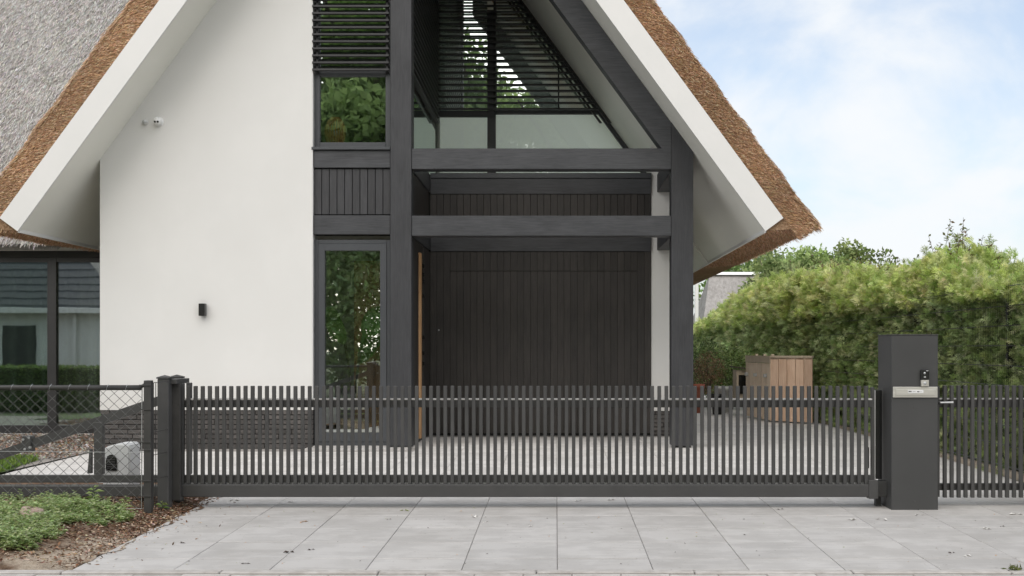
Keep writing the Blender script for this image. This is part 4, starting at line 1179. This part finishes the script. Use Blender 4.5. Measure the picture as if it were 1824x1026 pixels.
# ------------------------------------------------------------------ planting at the left front
def fern_mass(name, cx, cy, rx, ry, h, nst, cols, label, cat, kind=None, lsc=1.0):
    bs, ds, ns, Ls, Ws = [], [], [], [], []
    for _ in range(nst):
        a = RNG.uniform(0, 6.283); r = math.sqrt(RNG.random())
        x = cx + rx * r * math.cos(a); y = cy + ry * r * math.sin(a)
        if x > -3.3: continue
        z0 = bedz(x, y)
        hz = h * (1 - .5 * r * r) * RNG.uniform(.6, 1.15)
        lean = np.array([RNG.normal(0, .5), RNG.normal(-.15, .5), 0]) * hz
        top = np.array([x, y, z0 + hz]) + lean
        nl = 9
        for k in range(nl):
            u = .25 + .75 * k / (nl - 1)
            p = np.array([x, y, z0]) * (1 - u) + top * u
            for s_ in (0, 1, 2):
                az = RNG.uniform(0, 6.283)
                bs.append(p + RNG.normal(0, .008, 3)); ds.append([math.cos(az), math.sin(az), RNG.uniform(-.15, .5)]); ns.append([RNG.normal(0, .3), RNG.normal(0, .3), 1])
                Ls.append(RNG.uniform(.022, .05) * lsc * (1.15 - .4 * u)); Ws.append(Ls[-1] * RNG.uniform(.4, .6))
    n = len(bs)
    o = leaves(name, np.array(bs), np.array(ds), np.array(ns), np.array(Ls), np.array(Ws), M['leaf'], None, pick(cols, n, .18), bend=.15, origin=(cx, cy, bedz(cx, cy)))
    return o
G1 = [(.36, .46, .18), (.46, .55, .26), (.24, .33, .11), (.56, .63, .36)]
objs_ = []
gc_specs = [(-4.15, 9.25, .6, .35, .17, 180), (-4.4, 8.75, .5, .4, .20, 230), (-3.98, 8.45, .48, .3, .17, 200), (-3.88, 8.0, .46, .2, .15, 190), (-3.64, 9.3, .36, .26, .12, 120), (-4.7, 9.35, .45, .4, .22, 140), (-3.75, 8.8, .26, .18, .10, 60), (-4.05, 8.95, .36, .24, .16, 110), (-4.4, 8.1, .4, .25, .17, 160), (-3.5, 9.0, .15, .12, .06, 16), (-4.3, 7.78, .35, .12, .12, 90), (-3.62, 8.3, .22, .16, .10, 46), (-3.75, 9.62, .3, .14, .13, 70)]
gl = []
for i, s_ in enumerate(gc_specs):
    gl.append(fern_mass('ground_cover', *s_, G1, None, None))
tag(gl[0], 'low feathery green ground cover spreading over the mulch', 'ground cover', None, 'stuff')
for o in gl[1:]:
    o.parent = gl[0]; o.location = WPOS[o.name] - WPOS[gl[0].name]; o['kind'] = 'stuff'; o.name = 'plant_clump'
# seedling with larger leaves at the fence
def seedling(px, Y, h, label, nleaf=9, sc=1.0):
    x = X(px, Y); z0 = bedz(x, Y)
    r = root('seedling', (x, Y, z0), label, 'seedling')
    mb = MB(); mb.tube([(x, Y, z0 - .02), (x + .01, Y, z0 + h * .5), (x - .005, Y + .01, z0 + h)], .004, 5, .002); mb.build('stem', M['core'], r)
    bs, ds = [], []
    for k in range(nleaf):
        u = .35 + .65 * k / (nleaf - 1); az = k * 2.4
        bs.append([x, Y, z0 + h * u]); ds.append([math.cos(az), math.sin(az) * .8, .25])
    n = nleaf
    leaves('leaves', np.array(bs), np.array(ds), np.tile([[0, 0, 1.]], (n, 1)) + RNG.normal(0, .15, (n, 3)), RNG.uniform(.05, .075, n) * sc, RNG.uniform(.022, .03, n) * sc, M['leaf'], r,
           pick([(.30, .42, .13), (.38, .48, .18)], n), bend=.25, origin=(x, Y, z0))
seedling(167, 9.6, .20, 'upright seedling with broad pale leaves under the wire fence', 12, 1.1)
seedling(223, 9.65, .12, 'small leafy seedling close to the fence end post', 7, .9)
seedling(288, 9.86, .06, 'tiny seedling at the foot of the front guide post', 7, 1.0)

# weed in the joint and litter on the slabs
wx, wy = X(1805, 7.56), 7.55
n = 40
o = leaves('weed', np.tile([[wx, wy, gz(wy)]], (n, 1)) + RNG.normal(0, .02, (n, 3)) * [1, .5, .3], RNG.normal(0, 1, (n, 3)) * [1, .6, .3] + [0, 0, .4], RNG.normal(0, 1, (n, 3)), RNG.uniform(.02, .05, n), RNG.uniform(.006, .012, n), M['leaf'], None, pick([(.16, .2, .06), (.25, .27, .09)], n), origin=(wx, wy, gz(wy)))
tag(o, 'small green weed in the joint at the pavement edge', 'weed')
lit = [(843, 921, 0, .05), (537, 930, 1, .05), (724, 910, 2, .06), (860, 931, 0, .03), (950, 938, 0, .035), (520, 984, 3, .05), (555, 980, 3, .03), (1522, 926, 0, .06), (1571, 926, 0, .05), (1640, 918, 0, .04), (1808, 917, 0, .06), (1760, 942, 0, .05), (1720, 991, 0, .05), (515, 895, 0, .05), (416, 891, 0, .06), (693, 926, 3, .03), (1388, 908, 3, .03), (1325, 926, 3, .025), (1324, 953, 3, .025), (1225, 970, 3, .025), (1788, 939, 3, .03), (1085, 891, 0, .05), (1027, 893, 0, .04), (645, 1000, 3, .02), (320, 968, 3, .03), (1440, 960, 3, .02), (1100, 1006, 3, .02), (1690, 985, 3, .03), (760, 941, 3, .02), (435, 1005, 3, .03), (600, 965, 3, .02), (1010, 960, 0, .02), (1350, 990, 3, .02)]
lc = [(.72, .70, .66), (.62, .34, .14), (.30, .36, .08), (.07, .05, .04)]
bs, ds, Ls, ti = [], [], [], []
for px_, py_, c_, s_ in lit:
    Y = 3268.0 / (py_ - 582.0)
    for k in range(1 if s_ < .03 else 3):
        bs.append([X(px_, Y) + random.uniform(-.02, .02), Y + random.uniform(-.02, .02), gz(Y) + .005]); az = random.uniform(0, 6.28)
        ds.append([math.cos(az), math.sin(az), .12]); Ls.append(s_ * random.uniform(.6, 1)); ti.append(np.array(lc[c_]) * random.uniform(.85, 1.1))
for _ in range(150):
    Y = random.uniform(7.6, 10.1); bs.append([random.uniform(-2.9, 4.4), Y, gz(Y) + .004]); az = random.uniform(0, 6.28)
    ds.append([math.cos(az), math.sin(az), .1]); Ls.append(random.uniform(.008, .02)); ti.append(np.array(random.choice(lc)))
n = len(bs)
o = leaves('leaf_litter', np.array(bs), np.array(ds), np.tile([[0, 0, 1.]], (n, 1)) + RNG.normal(0, .2, (n, 3)), np.array(Ls), np.array(Ls) * .5, M['chip'], None, np.array(ti), bend=.2)
tag(o, 'scattered petals and dry leaf crumbs on the slabs', 'litter', None, 'stuff')

# ------------------------------------------------------------------ hedge at the right
XH = 4.66
HPTS = [(9, 1.86), (12.5, 1.93), (13.6, 2.12), (15.0, 2.42), (16.0, 2.36), (17.2, 2.2), (20, 2.46), (23, 2.58), (27, 2.66), (31, 2.52), (36, 2.1), (43, 1.62), (50, 1.55)]
def htop(Y): return np.interp(Y, [p[0] for p in HPTS], [p[1] for p in HPTS]) + .05 * np.sin(Y * 3.1) + .04 * np.sin(Y * 7.7 + 1)
hedge = root('conifer_hedge', (5.2, 14, 0), 'tall clipped conifer hedge along the right side of the driveway', 'hedge')
vs, fs = [], []
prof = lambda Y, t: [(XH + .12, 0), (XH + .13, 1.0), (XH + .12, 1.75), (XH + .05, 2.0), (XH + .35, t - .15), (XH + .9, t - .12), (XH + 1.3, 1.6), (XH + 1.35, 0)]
ys = np.linspace(9.0, 46, 60)
for Y in ys:
    for x, z in prof(Y, float(htop(Y))): vs.append((x, Y, z))
for i in range(len(ys) - 1):
    for k in range(7):
        a = i * 8 + k; fs.append((a, a + 1, a + 9, a + 8))
mesh_pd('hedge_core', vs, fs, M['core'], hedge)
def sprays(name, base, axis, nrm, size, parent, tints, mat, origin, npair=3):
    """flat conifer sprays: a midrib blade and pairs of side blades"""
    axis = unit(axis); s = unit(np.cross(axis, nrm)); nr = np.cross(s, axis)
    B, D, Nn, Ln, Wd, T = [base], [axis], [nr], [size], [size * .12], [tints]
    for k in range(npair):
        u = .12 + .7 * k / npair
        for sg in (-1, 1):
            B.append(base + axis * (size * u)[:, None] + nr * (RNG.normal(0, .03, len(size)) * size)[:, None])
            D.append(axis * .75 + s * sg * .75 + nr * RNG.normal(0, .22, (len(size), 1)) - np.array([0, 0, .12]))
            Nn.append(nr + RNG.normal(0, .3, nr.shape)); Ln.append(size * (.62 - .38 * u) * RNG.uniform(.8, 1.2, len(size))); Wd.append(Ln[-1] * .16)
            T.append(tints * RNG.uniform(.85, 1.2, (len(size), 1)))
    return leaves(name, np.concatenate(B), np.concatenate(D), np.concatenate(Nn), np.concatenate(Ln), np.concatenate(Wd), mat, parent, np.concatenate(T), origin, bend=.1)
def yden(n, y0, y1): # more sprays near the camera
    u = RNG.random(n); return y0 * (y1 / y0) ** u
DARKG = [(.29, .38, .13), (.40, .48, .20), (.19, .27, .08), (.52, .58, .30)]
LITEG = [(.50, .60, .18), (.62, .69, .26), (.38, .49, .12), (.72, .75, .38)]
def branchy(nb_, per, y0, y1, top):
    Y = yden(nb_, y0, y1); t = htop(Y); u = RNG.random(nb_)
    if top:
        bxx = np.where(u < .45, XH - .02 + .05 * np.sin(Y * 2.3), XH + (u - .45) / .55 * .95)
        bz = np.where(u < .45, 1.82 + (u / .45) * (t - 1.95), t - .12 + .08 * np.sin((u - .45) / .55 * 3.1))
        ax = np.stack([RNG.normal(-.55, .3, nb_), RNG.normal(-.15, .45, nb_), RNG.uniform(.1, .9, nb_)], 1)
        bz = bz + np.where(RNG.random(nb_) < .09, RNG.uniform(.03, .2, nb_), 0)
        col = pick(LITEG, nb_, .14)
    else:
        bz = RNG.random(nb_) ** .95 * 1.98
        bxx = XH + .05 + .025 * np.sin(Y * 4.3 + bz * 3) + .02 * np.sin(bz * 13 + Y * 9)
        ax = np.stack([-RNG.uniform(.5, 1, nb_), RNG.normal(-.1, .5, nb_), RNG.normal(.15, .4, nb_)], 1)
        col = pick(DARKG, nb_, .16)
    ax = unit(ax)
    b = np.stack([bxx + RNG.normal(0, .035, nb_), Y, bz], 1)
    sc = np.clip(Y / 17, .8, 1.5)
    k = np.repeat(np.arange(nb_), per); n = len(k)
    axs = ax[k] + RNG.normal(0, .5, (n, 3))
    base = b[k] + ax[k] * (RNG.uniform(0, .13, n) * sc[k])[:, None] + RNG.normal(0, .022, (n, 3)) * sc[k][:, None]
    nm = np.stack([RNG.normal(-.4, .35, n), RNG.normal(-.5, .35, n), RNG.uniform(.3, 1, n)], 1)
    size = RNG.uniform(.05, .115, n) * sc[k] * (1.15 if top else 1)
    return base, axs, nm, size, col[k] * RNG.uniform(.85, 1.18, (n, 1))
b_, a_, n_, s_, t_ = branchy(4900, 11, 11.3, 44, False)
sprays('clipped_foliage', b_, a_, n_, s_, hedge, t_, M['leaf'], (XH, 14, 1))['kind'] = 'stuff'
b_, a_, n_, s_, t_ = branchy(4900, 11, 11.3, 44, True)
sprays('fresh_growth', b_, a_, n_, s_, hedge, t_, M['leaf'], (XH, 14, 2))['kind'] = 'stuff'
# loose twigs standing out of the top
tb, td, tl = [], [], []
mb = MB()
for Y0, cnt, hh in ((15.0, 14, .45), (16.2, 7, .3), (18.0, 8, .36), (13.0, 6, .25), (14.0, 5, .25), (19.2, 7, .35), (20.5, 8, .42), (22.3, 7, .4), (24, 8, .5), (28, 8, .5)):
    for _ in range(cnt):
        yy = Y0 + random.uniform(-.7, .7); x = XH + random.uniform(.1, .8); z0 = float(htop(yy)) - .15
        h = hh * random.uniform(.6, 1.2); lx_, ly_ = random.uniform(-.15, .15), random.uniform(-.15, .15)
        p = [(x + lx_ * u * u, yy + ly_ * u * u, z0 + h * u + .1 * u) for u in (0, .33, .66, 1)]
        mb.tube(p, .005, 4, .002)
        for k in range(12):
            u = .3 + .7 * random.random()
            tb.append([x + lx_ * u * u, yy + ly_ * u * u, z0 + (h + .1) * u]); td.append([random.gauss(0, 1), random.gauss(0, 1), random.gauss(.2, .6)])
n = len(tb)
mb.build('loose_twigs', M['bark'], hedge)['kind'] = 'stuff'
leaves('twig_leaves', np.array(tb), np.array(td), RNG.normal(0, 1, (n, 3)), RNG.uniform(.035, .07, n), RNG.uniform(.018, .035, n), M['leaf'], hedge, pick([(.15, .15, .055), (.2, .12, .06), (.17, .2, .06)], n), (XH, 14, 2))['kind'] = 'stuff'

# mesh panel fence in front of the hedge
mf = root('mesh_fence', (XH - .07, 14, 0), 'black wire mesh fence grown through by the hedge', 'fence')
for zz in (1.91, 1.713, 1.514, 1.312, 1.11, .91, .71, .51, .31, .1):
    MB().tube([(XH - .13, 9.8, zz), (XH - .13, 22.5, zz)], .0045, 6).build('wire', M['black'], mf)
mb = MB()
yy = 9.8
while yy < 16.5:
    mb.tube([(XH - .122, yy, .05), (XH - .122, yy, 1.94)], .0017, 4); yy += .05
mb.build('upright_wires', M['black'], mf)['kind'] = 'stuff'
for yy in (9.9, 12.4, 14.9, 17.4, 19.9, 22.4):
    bx('fence_post', XH - .02, XH + .03, yy, yy + .05, 0, 1.95, M['black'], mf, .002)
bx('gravel_board', XH - .06, XH - .03, 9.8, 22.5, -.03, .05, M['soil'], mf, 0)

# ------------------------------------------------------------------ wooden store, pots, planters by the hedge
st = root('bin_store', (4.0, 21.3, 0), 'reddish brown wooden plank bin store against the hedge', 'bin store')
A_, B_, C_ = Vector((3.75, 21.1, 0)), Vector((4.36, 20.5, 0)), Vector((3.58, 22.75, 0))
def plank_face(p, q, n, z0, z1, mat, nm):
    d = (q - p); L = d.length; d.normalize(); nr = Vector((d.y, -d.x, 0))
    for i in range(n):
        a = p + d * (L * i / n + .008); b = p + d * (L * (i + 1) / n - .008)
        t = nr * .022
        vs = [a, b, b - t, a - t]
        mesh_pd(nm, [(v.x, v.y, z0 + random.uniform(-.004, .004)) for v in vs] + [(v.x, v.y, z1) for v in vs], [(0, 1, 2, 3), (4, 5, 6, 7), (0, 1, 5, 4), (1, 2, 6, 5), (2, 3, 7, 6), (3, 0, 4, 7)], mat, st)
plank_face(A_, B_, 5, .03, 1.13, M['cedar'], 'plank')
plank_face(C_, A_, 6, .03, 1.03, M['palecedar'], 'door_plank')
def slab3(name, p, q, w, z0, z1, mat, par, off=0.0):
    d = (q - p); d.normalize(); nr = Vector((d.y, -d.x, 0)); p = p + nr * off; q = q + nr * off; t = nr * w
    vs = [p, q, q - t, p - t]
    return mesh_pd(name, [(v.x, v.y, z0) for v in vs] + [(v.x, v.y, z1) for v in vs], [(0, 1, 2, 3), (4, 5, 6, 7), (0, 1, 5, 4), (1, 2, 6, 5), (2, 3, 7, 6), (3, 0, 4, 7)], mat, par)
slab3('top_board', C_, A_, .03, 1.035, 1.16, M['greywood'], st, .01)
slab3('top_rail', A_, B_, .05, 1.131, 1.165, M['greywood'], st, .012)
D_ = C_ + (B_ - A_)
mesh_pd('store_lid', [(v.x, v.y, 1.10) for v in (A_ , B_, D_, C_)] + [(v.x, v.y, 1.128) for v in (A_, B_, D_, C_)], [(0, 1, 2, 3), (4, 5, 6, 7), (0, 1, 5, 4), (1, 2, 6, 5), (2, 3, 7, 6), (3, 0, 4, 7)], M['greywood'], st)
dd_ = (A_ - C_).normalized(); nn_ = Vector((dd_.y, -dd_.x, 0))
for u in (.08, .45, .85):
    p = C_ + dd_ * (u * (A_ - C_).length) + nn_ * .02
    bx('latch', p.x - .03, p.x + .03, p.y - .04, p.y + .04, .78, .84, M['galv'], st, .004)
for u in (.35, .68, .98):
    p = C_ + dd_ * (u * (A_ - C_).length) - nn_ * .05
    bx('post_top', p.x - .025, p.x + .025, p.y - .025, p.y + .025, 1.1, 1.19, M['greywood'], st, .003)
# small weathered planter box with roof beside the store
nb2 = root('planter_box', (3.55, 23.3, 0), 'small weathered wooden box with slanted lid left of the bin store', 'box')
bx('box_front', 3.46, 3.72, 23.1, 23.13, .25, .88, M['greywood'], nb2, .003)
bx('box_side', 3.46, 3.49, 23.131, 23.6, .25, .88, M['greywood'], nb2, .003)
bx('box_opening', 3.50, 3.70, 23.085, 23.099, .42, .78, M['black'], nb2, 0)
prism_y('slanted_lid', [(3.40, .93), (3.75, .88), (3.75, .90), (3.40, .95)], 23.02, 23.65, M['bark'], nb2)
for xx_ in (3.47, 3.68): bx('leg', xx_, xx_ + .03, 23.14, 23.18, 0, .25, M['greywood'], nb2, .002)
def pot(x, y, r, h, mat, label):
    rt = root('plant_pot', (x, y, 0), label, 'pot')
    mb = MB(); mb.lathe((x, y, 0), [(0, 0), (r * .72, 0), (r * .95, h * .85), (r, h * .86), (r, h), (r * .88, h), (r * .85, h * .9), (0, h * .9)], 20); mb.build('pot_body', M[mat], rt, True)
    return rt
def bush(x, y, z0, r, h, n, cols, label, cat='shrub', parent=None, name='shrub', ls=.05):
    rt = root(name, (x, y, z0), label, cat)
    mb = MB()
    for k in range(7):
        a = k * .9; mb.tube([(x, y, z0), (x + .3 * r * math.cos(a), y + .3 * r * math.sin(a), z0 + h * .5), (x + .7 * r * math.cos(a), y + .7 * r * math.sin(a), z0 + h * .85)], .012, 4, .004)
    mb.build('stems', M['bark'], rt)['kind'] = 'stuff'
    p = unit(RNG.normal(0, 1, (n, 3))) * (RNG.random(n) ** .4)[:, None]
    p = p * [r, r, h * .5] + [x, y, z0 + h * .55]
    leaves('foliage', p, RNG.normal(0, 1, (n, 3)), RNG.normal(0, 1, (n, 3)) + [0, 0, .8], RNG.uniform(.5, 1.2, n) * ls, RNG.uniform(.3, .6, n) * ls, M['leaf'], rt, pick(cols, n, .2), (x, y, z0))['kind'] = 'stuff'
    return rt
pot(2.86, 24.2, .13, .58, 'terracotta', 'red terracotta pot beside the right porch post')
pot(3.16, 23.6, .13, .40, 'black', 'dark pot between the red and the pale pot')
pot(3.42, 24.4, .20, .52, 'potwhite', 'pale grey pot next to the weathered box')
bush(3.18, 25.2, .25, .38, .95, 1600, [(.28, .17, .10), (.36, .24, .15), (.22, .15, .07)], 'dry brown shrub behind the pots', ls=.05)
bush(3.75, 25.6, .0, .55, 1.3, 2600, [(.17, .24, .07), (.24, .32, .11), (.12, .18, .05)], 'fresh green leafy shrub beside the bin store', ls=.07)
bush(3.2, 27.2, .0, .7, 1.5, 2600, [(.10, .15, .05), (.15, .2, .07)], 'dark green shrub behind the dry brown one', ls=.08)

# ------------------------------------------------------------------ neighbour and trees beyond the hedge
dh = root('far_house', (7, 48, 0), 'distant grey thatched house beyond the hedge', 'house')
YD = 46
bx('wall', X(1262, YD + 4), X(1420, YD + 4), YD + 3.2, YD + 9, 0, 2.7, M['stucco'], dh, 0)
ra, rb = X(1246, YD), X(1440, YD)
zr_ = Z(489, YD + 3.4); hx = X(1264, YD + 3.4)
mesh_pd('roof', [(ra, YD, 1.3), (rb, YD, 1.3), (rb, YD + 3.4, zr_), (hx, YD + 3.4, zr_), (ra, YD + 7, 1.3), (rb, YD + 7, 1.3)], [(0, 1, 2, 3), (0, 3, 4), (4, 3, 2, 5), (0, 4, 5, 1)], M['thatch_far'], dh)
prism_x('ridge', [(YD + 3.2, Z(490, YD + 3.4)), (YD + 3.4, Z(484.5, YD + 3.4)), (YD + 3.6, Z(490, YD + 3.4))], hx - .1, rb, M['fascia'], dh)
bx('gable_board', ra - .19, ra - .06, YD - .2, YD - .05, 1.2, Z(505, YD), M['fascia'], dh, .01)

def tree(name, x, y, h, r, cols, label, n=5000, ls=.22, z_low=.3, group=None, zs=.5, mat='leaf_far'):
    z0 = -.05 if y > 0 else -.4
    rt = root(name, (x, y, z0), label, 'tree', group)
    mb = MB()
    mb.tube([(x, y, z0), (x + .1, y, z0 + h * .35), (x - .05, y + .1, z0 + h * .8)], h * .022, 7, h * .008)
    for k in range(7):
        a = k * 2.4; u = .35 + .06 * k
        mb.tube([(x, y, z0 + h * u), (x + r * .45 * math.cos(a), y + r * .45 * math.sin(a), z0 + h * (u + .12)), (x + r * .8 * math.cos(a), y + r * .8 * math.sin(a), z0 + h * (u + .2))], h * .008, 5, h * .002)
    mb.build('trunk', M['bark'], rt)
    nc = 60
    cc_ = unit(RNG.normal(0, 1, (nc, 3))) * (RNG.random(nc) ** .5)[:, None] * [r * .8, r * .8, h * (1 - z_low) * .42] + [x, y, z0 + h * (z_low + (1 - z_low) * .52)]
    cr = RNG.uniform(.22, .42, nc) * r
    ci = RNG.integers(0, nc, n)
    off = unit(RNG.normal(0, 1, (n, 3))) * (RNG.random(n) ** .33)[:, None]
    p = cc_[ci] + off * cr[ci][:, None] * [1, 1, .75]
    tc = pick(cols, nc, .12)[ci] * RNG.uniform(.8, 1.2, (n, 1))
    leaves('crown', p, RNG.normal(0, 1, (n, 3)) + off * .6, RNG.normal(0, 1, (n, 3)) + [0, 0, .7], RNG.uniform(.6, 1.3, n) * ls, RNG.uniform(.4, .75, n) * ls, M[mat], rt, tc, (x, y, z0))
    return rt
PALE = [(.27, .36, .13), (.34, .43, .17), (.2, .28, .09)]
MID = [(.16, .24, .08), (.21, .29, .10), (.12, .18, .06)]
tree('tree', X(1372, 40), 40, 4.75, 1.0, [(.24, .31, .12), (.3, .37, .16)], 'pale young tree in front of the far thatched roof', 5000, .14, .2)
tree('tree', X(1400, 62), 62, 6.9, 2.8, PALE, 'round green tree rising just beyond the thatch tip', 7000, .24)
tree('tree', X(1475, 56), 56, 6.7, 2.4, PALE, 'light green tree above the hedge, second from the thatch tip', 8000, .24)
tree('tree', X(1335, 70), 70, 7.0, 3.4, MID, 'dark green tree beneath the thatch eave behind the far house', 8000, .28)
tree('tree', X(1540, 52), 52, 5.6, 2.0, [(.2, .24, .08), (.16, .2, .06)], 'thin olive tree at the dip of the hedge top', 4500, .2)

# ------------------------------------------------------------------ across the street (seen mirrored in the windows)
for i, (x, y, h, r, c_) in enumerate(((-13.0, -17, 16, 4.4, 0), (-8.0, -15, 17.5, 4.6, 1), (-3.6, -16, 17.2, 4.4, 0), (1.2, -15, 20.5, 4.8, 1), (6.2, -17, 19, 4.6, 0), (12, -18, 17, 4.6, 1))):
    tree('street_tree', x, y, h, r, [[(.26, .36, .13), (.34, .44, .18), (.2, .29, .10)], [(.30, .42, .14), (.38, .5, .2)]][c_], ['first', 'second', 'third', 'fourth', 'fifth', 'last'][i] + ' street tree, counted away from the opposite house, mirrored in the windows', 17000, .38, .04, 'trees across the street', mat='leaf_thin')
for i, (x, y, r_, h_) in enumerate(((-11.5, -11.5, 2.3, 4.6), (-7.6, -11.8, 2.4, 5.4), (-3.6, -11.2, 2.3, 4.4), (.4, -11.6, 2.4, 5.2), (4.6, -11.4, 2.3, 4.6))):
    bush(x, y, -.4, r_, h_, 5200, [(.24, .34, .12), (.32, .42, .17), (.4, .5, .24)], ['round shrub', 'tall shrub', 'low shrub', 'broad shrub', 'bushy shrub'][i] + ' across the street, mirrored in the porch side windows', name='street_shrub', ls=.3)
nh = root('opposite_house', (-21, -14, -.4), 'white house with dark tiled roof across the street, mirrored in the wide window', 'house')
bx('wall', -29, -17.2, -17, -10.6, -.4, 2.75, M['stucco'], nh, 0)
M['tiles'] = surface('dark_roof_tiles', (.075, .08, .09), (.11, .115, .125), 14, .6, .3, 20, stretch=(1, 3, 3))
mesh_pd('roof', [(-30, -10, 2.85), (-16.4, -10, 2.85), (-16.4, -17.6, 2.85), (-30, -17.6, 2.85), (-27, -13.8, 6.2), (-20.2, -13.8, 6.2)], [(0, 1, 5, 4), (1, 2, 5), (2, 3, 4, 5), (3, 0, 4), (0, 3, 2, 1)], M['tiles'], nh)
for k in range(11):
    z = 2.95 + k * .29; yk = -10 - (z - 2.85) * 3.8 / 3.35
    bx('tile_course', -30 + (z - 2.85) * .9 + .05, -16.4 - (z - 2.85) * 1.13 - .05, yk - .02, yk + .03, z - .02, z + .02, M['tiles'], nh, 0)
bx('gutter', -30.1, -16.3, -10.02, -9.88, 2.66, 2.86, M['fascia'], nh, .01)
bx('window', -21.3, -20.0, -10.6, -10.54, -.1, 2.2, M['darkalu'], nh, .01)
bx('window', -24.3, -22.6, -10.6, -10.54, -.1, 2.2, M['darkalu'], nh, .01)
bx('drain_pipe', -18.55, -18.42, -10.5, -10.38, -.4, 2.66, M['fascia'], nh, .01)
sh = root('garden_hedge', (-13, 9, -.07), 'clipped green hedge further along the wire fence, mirrored in the wide window', 'hedge')
bx('hedge_core', -18, -8.2, 8.55, 9.2, -.1, .86, M['core'], sh, .05)
n = 16000
base = np.stack([RNG.uniform(-18, -8.2, n), np.where(RNG.random(n) < .65, 9.2, RNG.uniform(8.55, 9.2, n)), RNG.uniform(-.05, .88, n)], 1)
base[base[:, 1] < 9.19, 2] = .86
leaves('foliage', base, RNG.normal(0, 1, (n, 3)) + [0, .5, .5], RNG.normal(0, 1, (n, 3)), RNG.uniform(.04, .10, n), RNG.uniform(.02, .05, n), M['leaf'], sh, pick([(.2, .28, .09), (.28, .37, .14), (.14, .2, .06)], n, .2), (-13, 9, 0))['kind'] = 'stuff'
st_ = root('stone', (X(55, 9.0), 9.0, bedz(X(55, 9.0), 9.0)), 'pinkish brown stone lying among the ground cover plants', 'stone')
mb = MB(); mb.lathe((X(55, 8.9), 8.9, bedz(X(55, 8.9), 8.9) + .06), [(.0, -.05), (.07, -.04), (.10, .0), (.085, .035), (.05, .055), (0, .06)], 9)
so_ = mb.build('stone_body', M['rock'], st_, True)
for v in so_.data.vertices: v.co *= 1 + .18 * math.sin(v.co.x * 60 + v.co.z * 90)
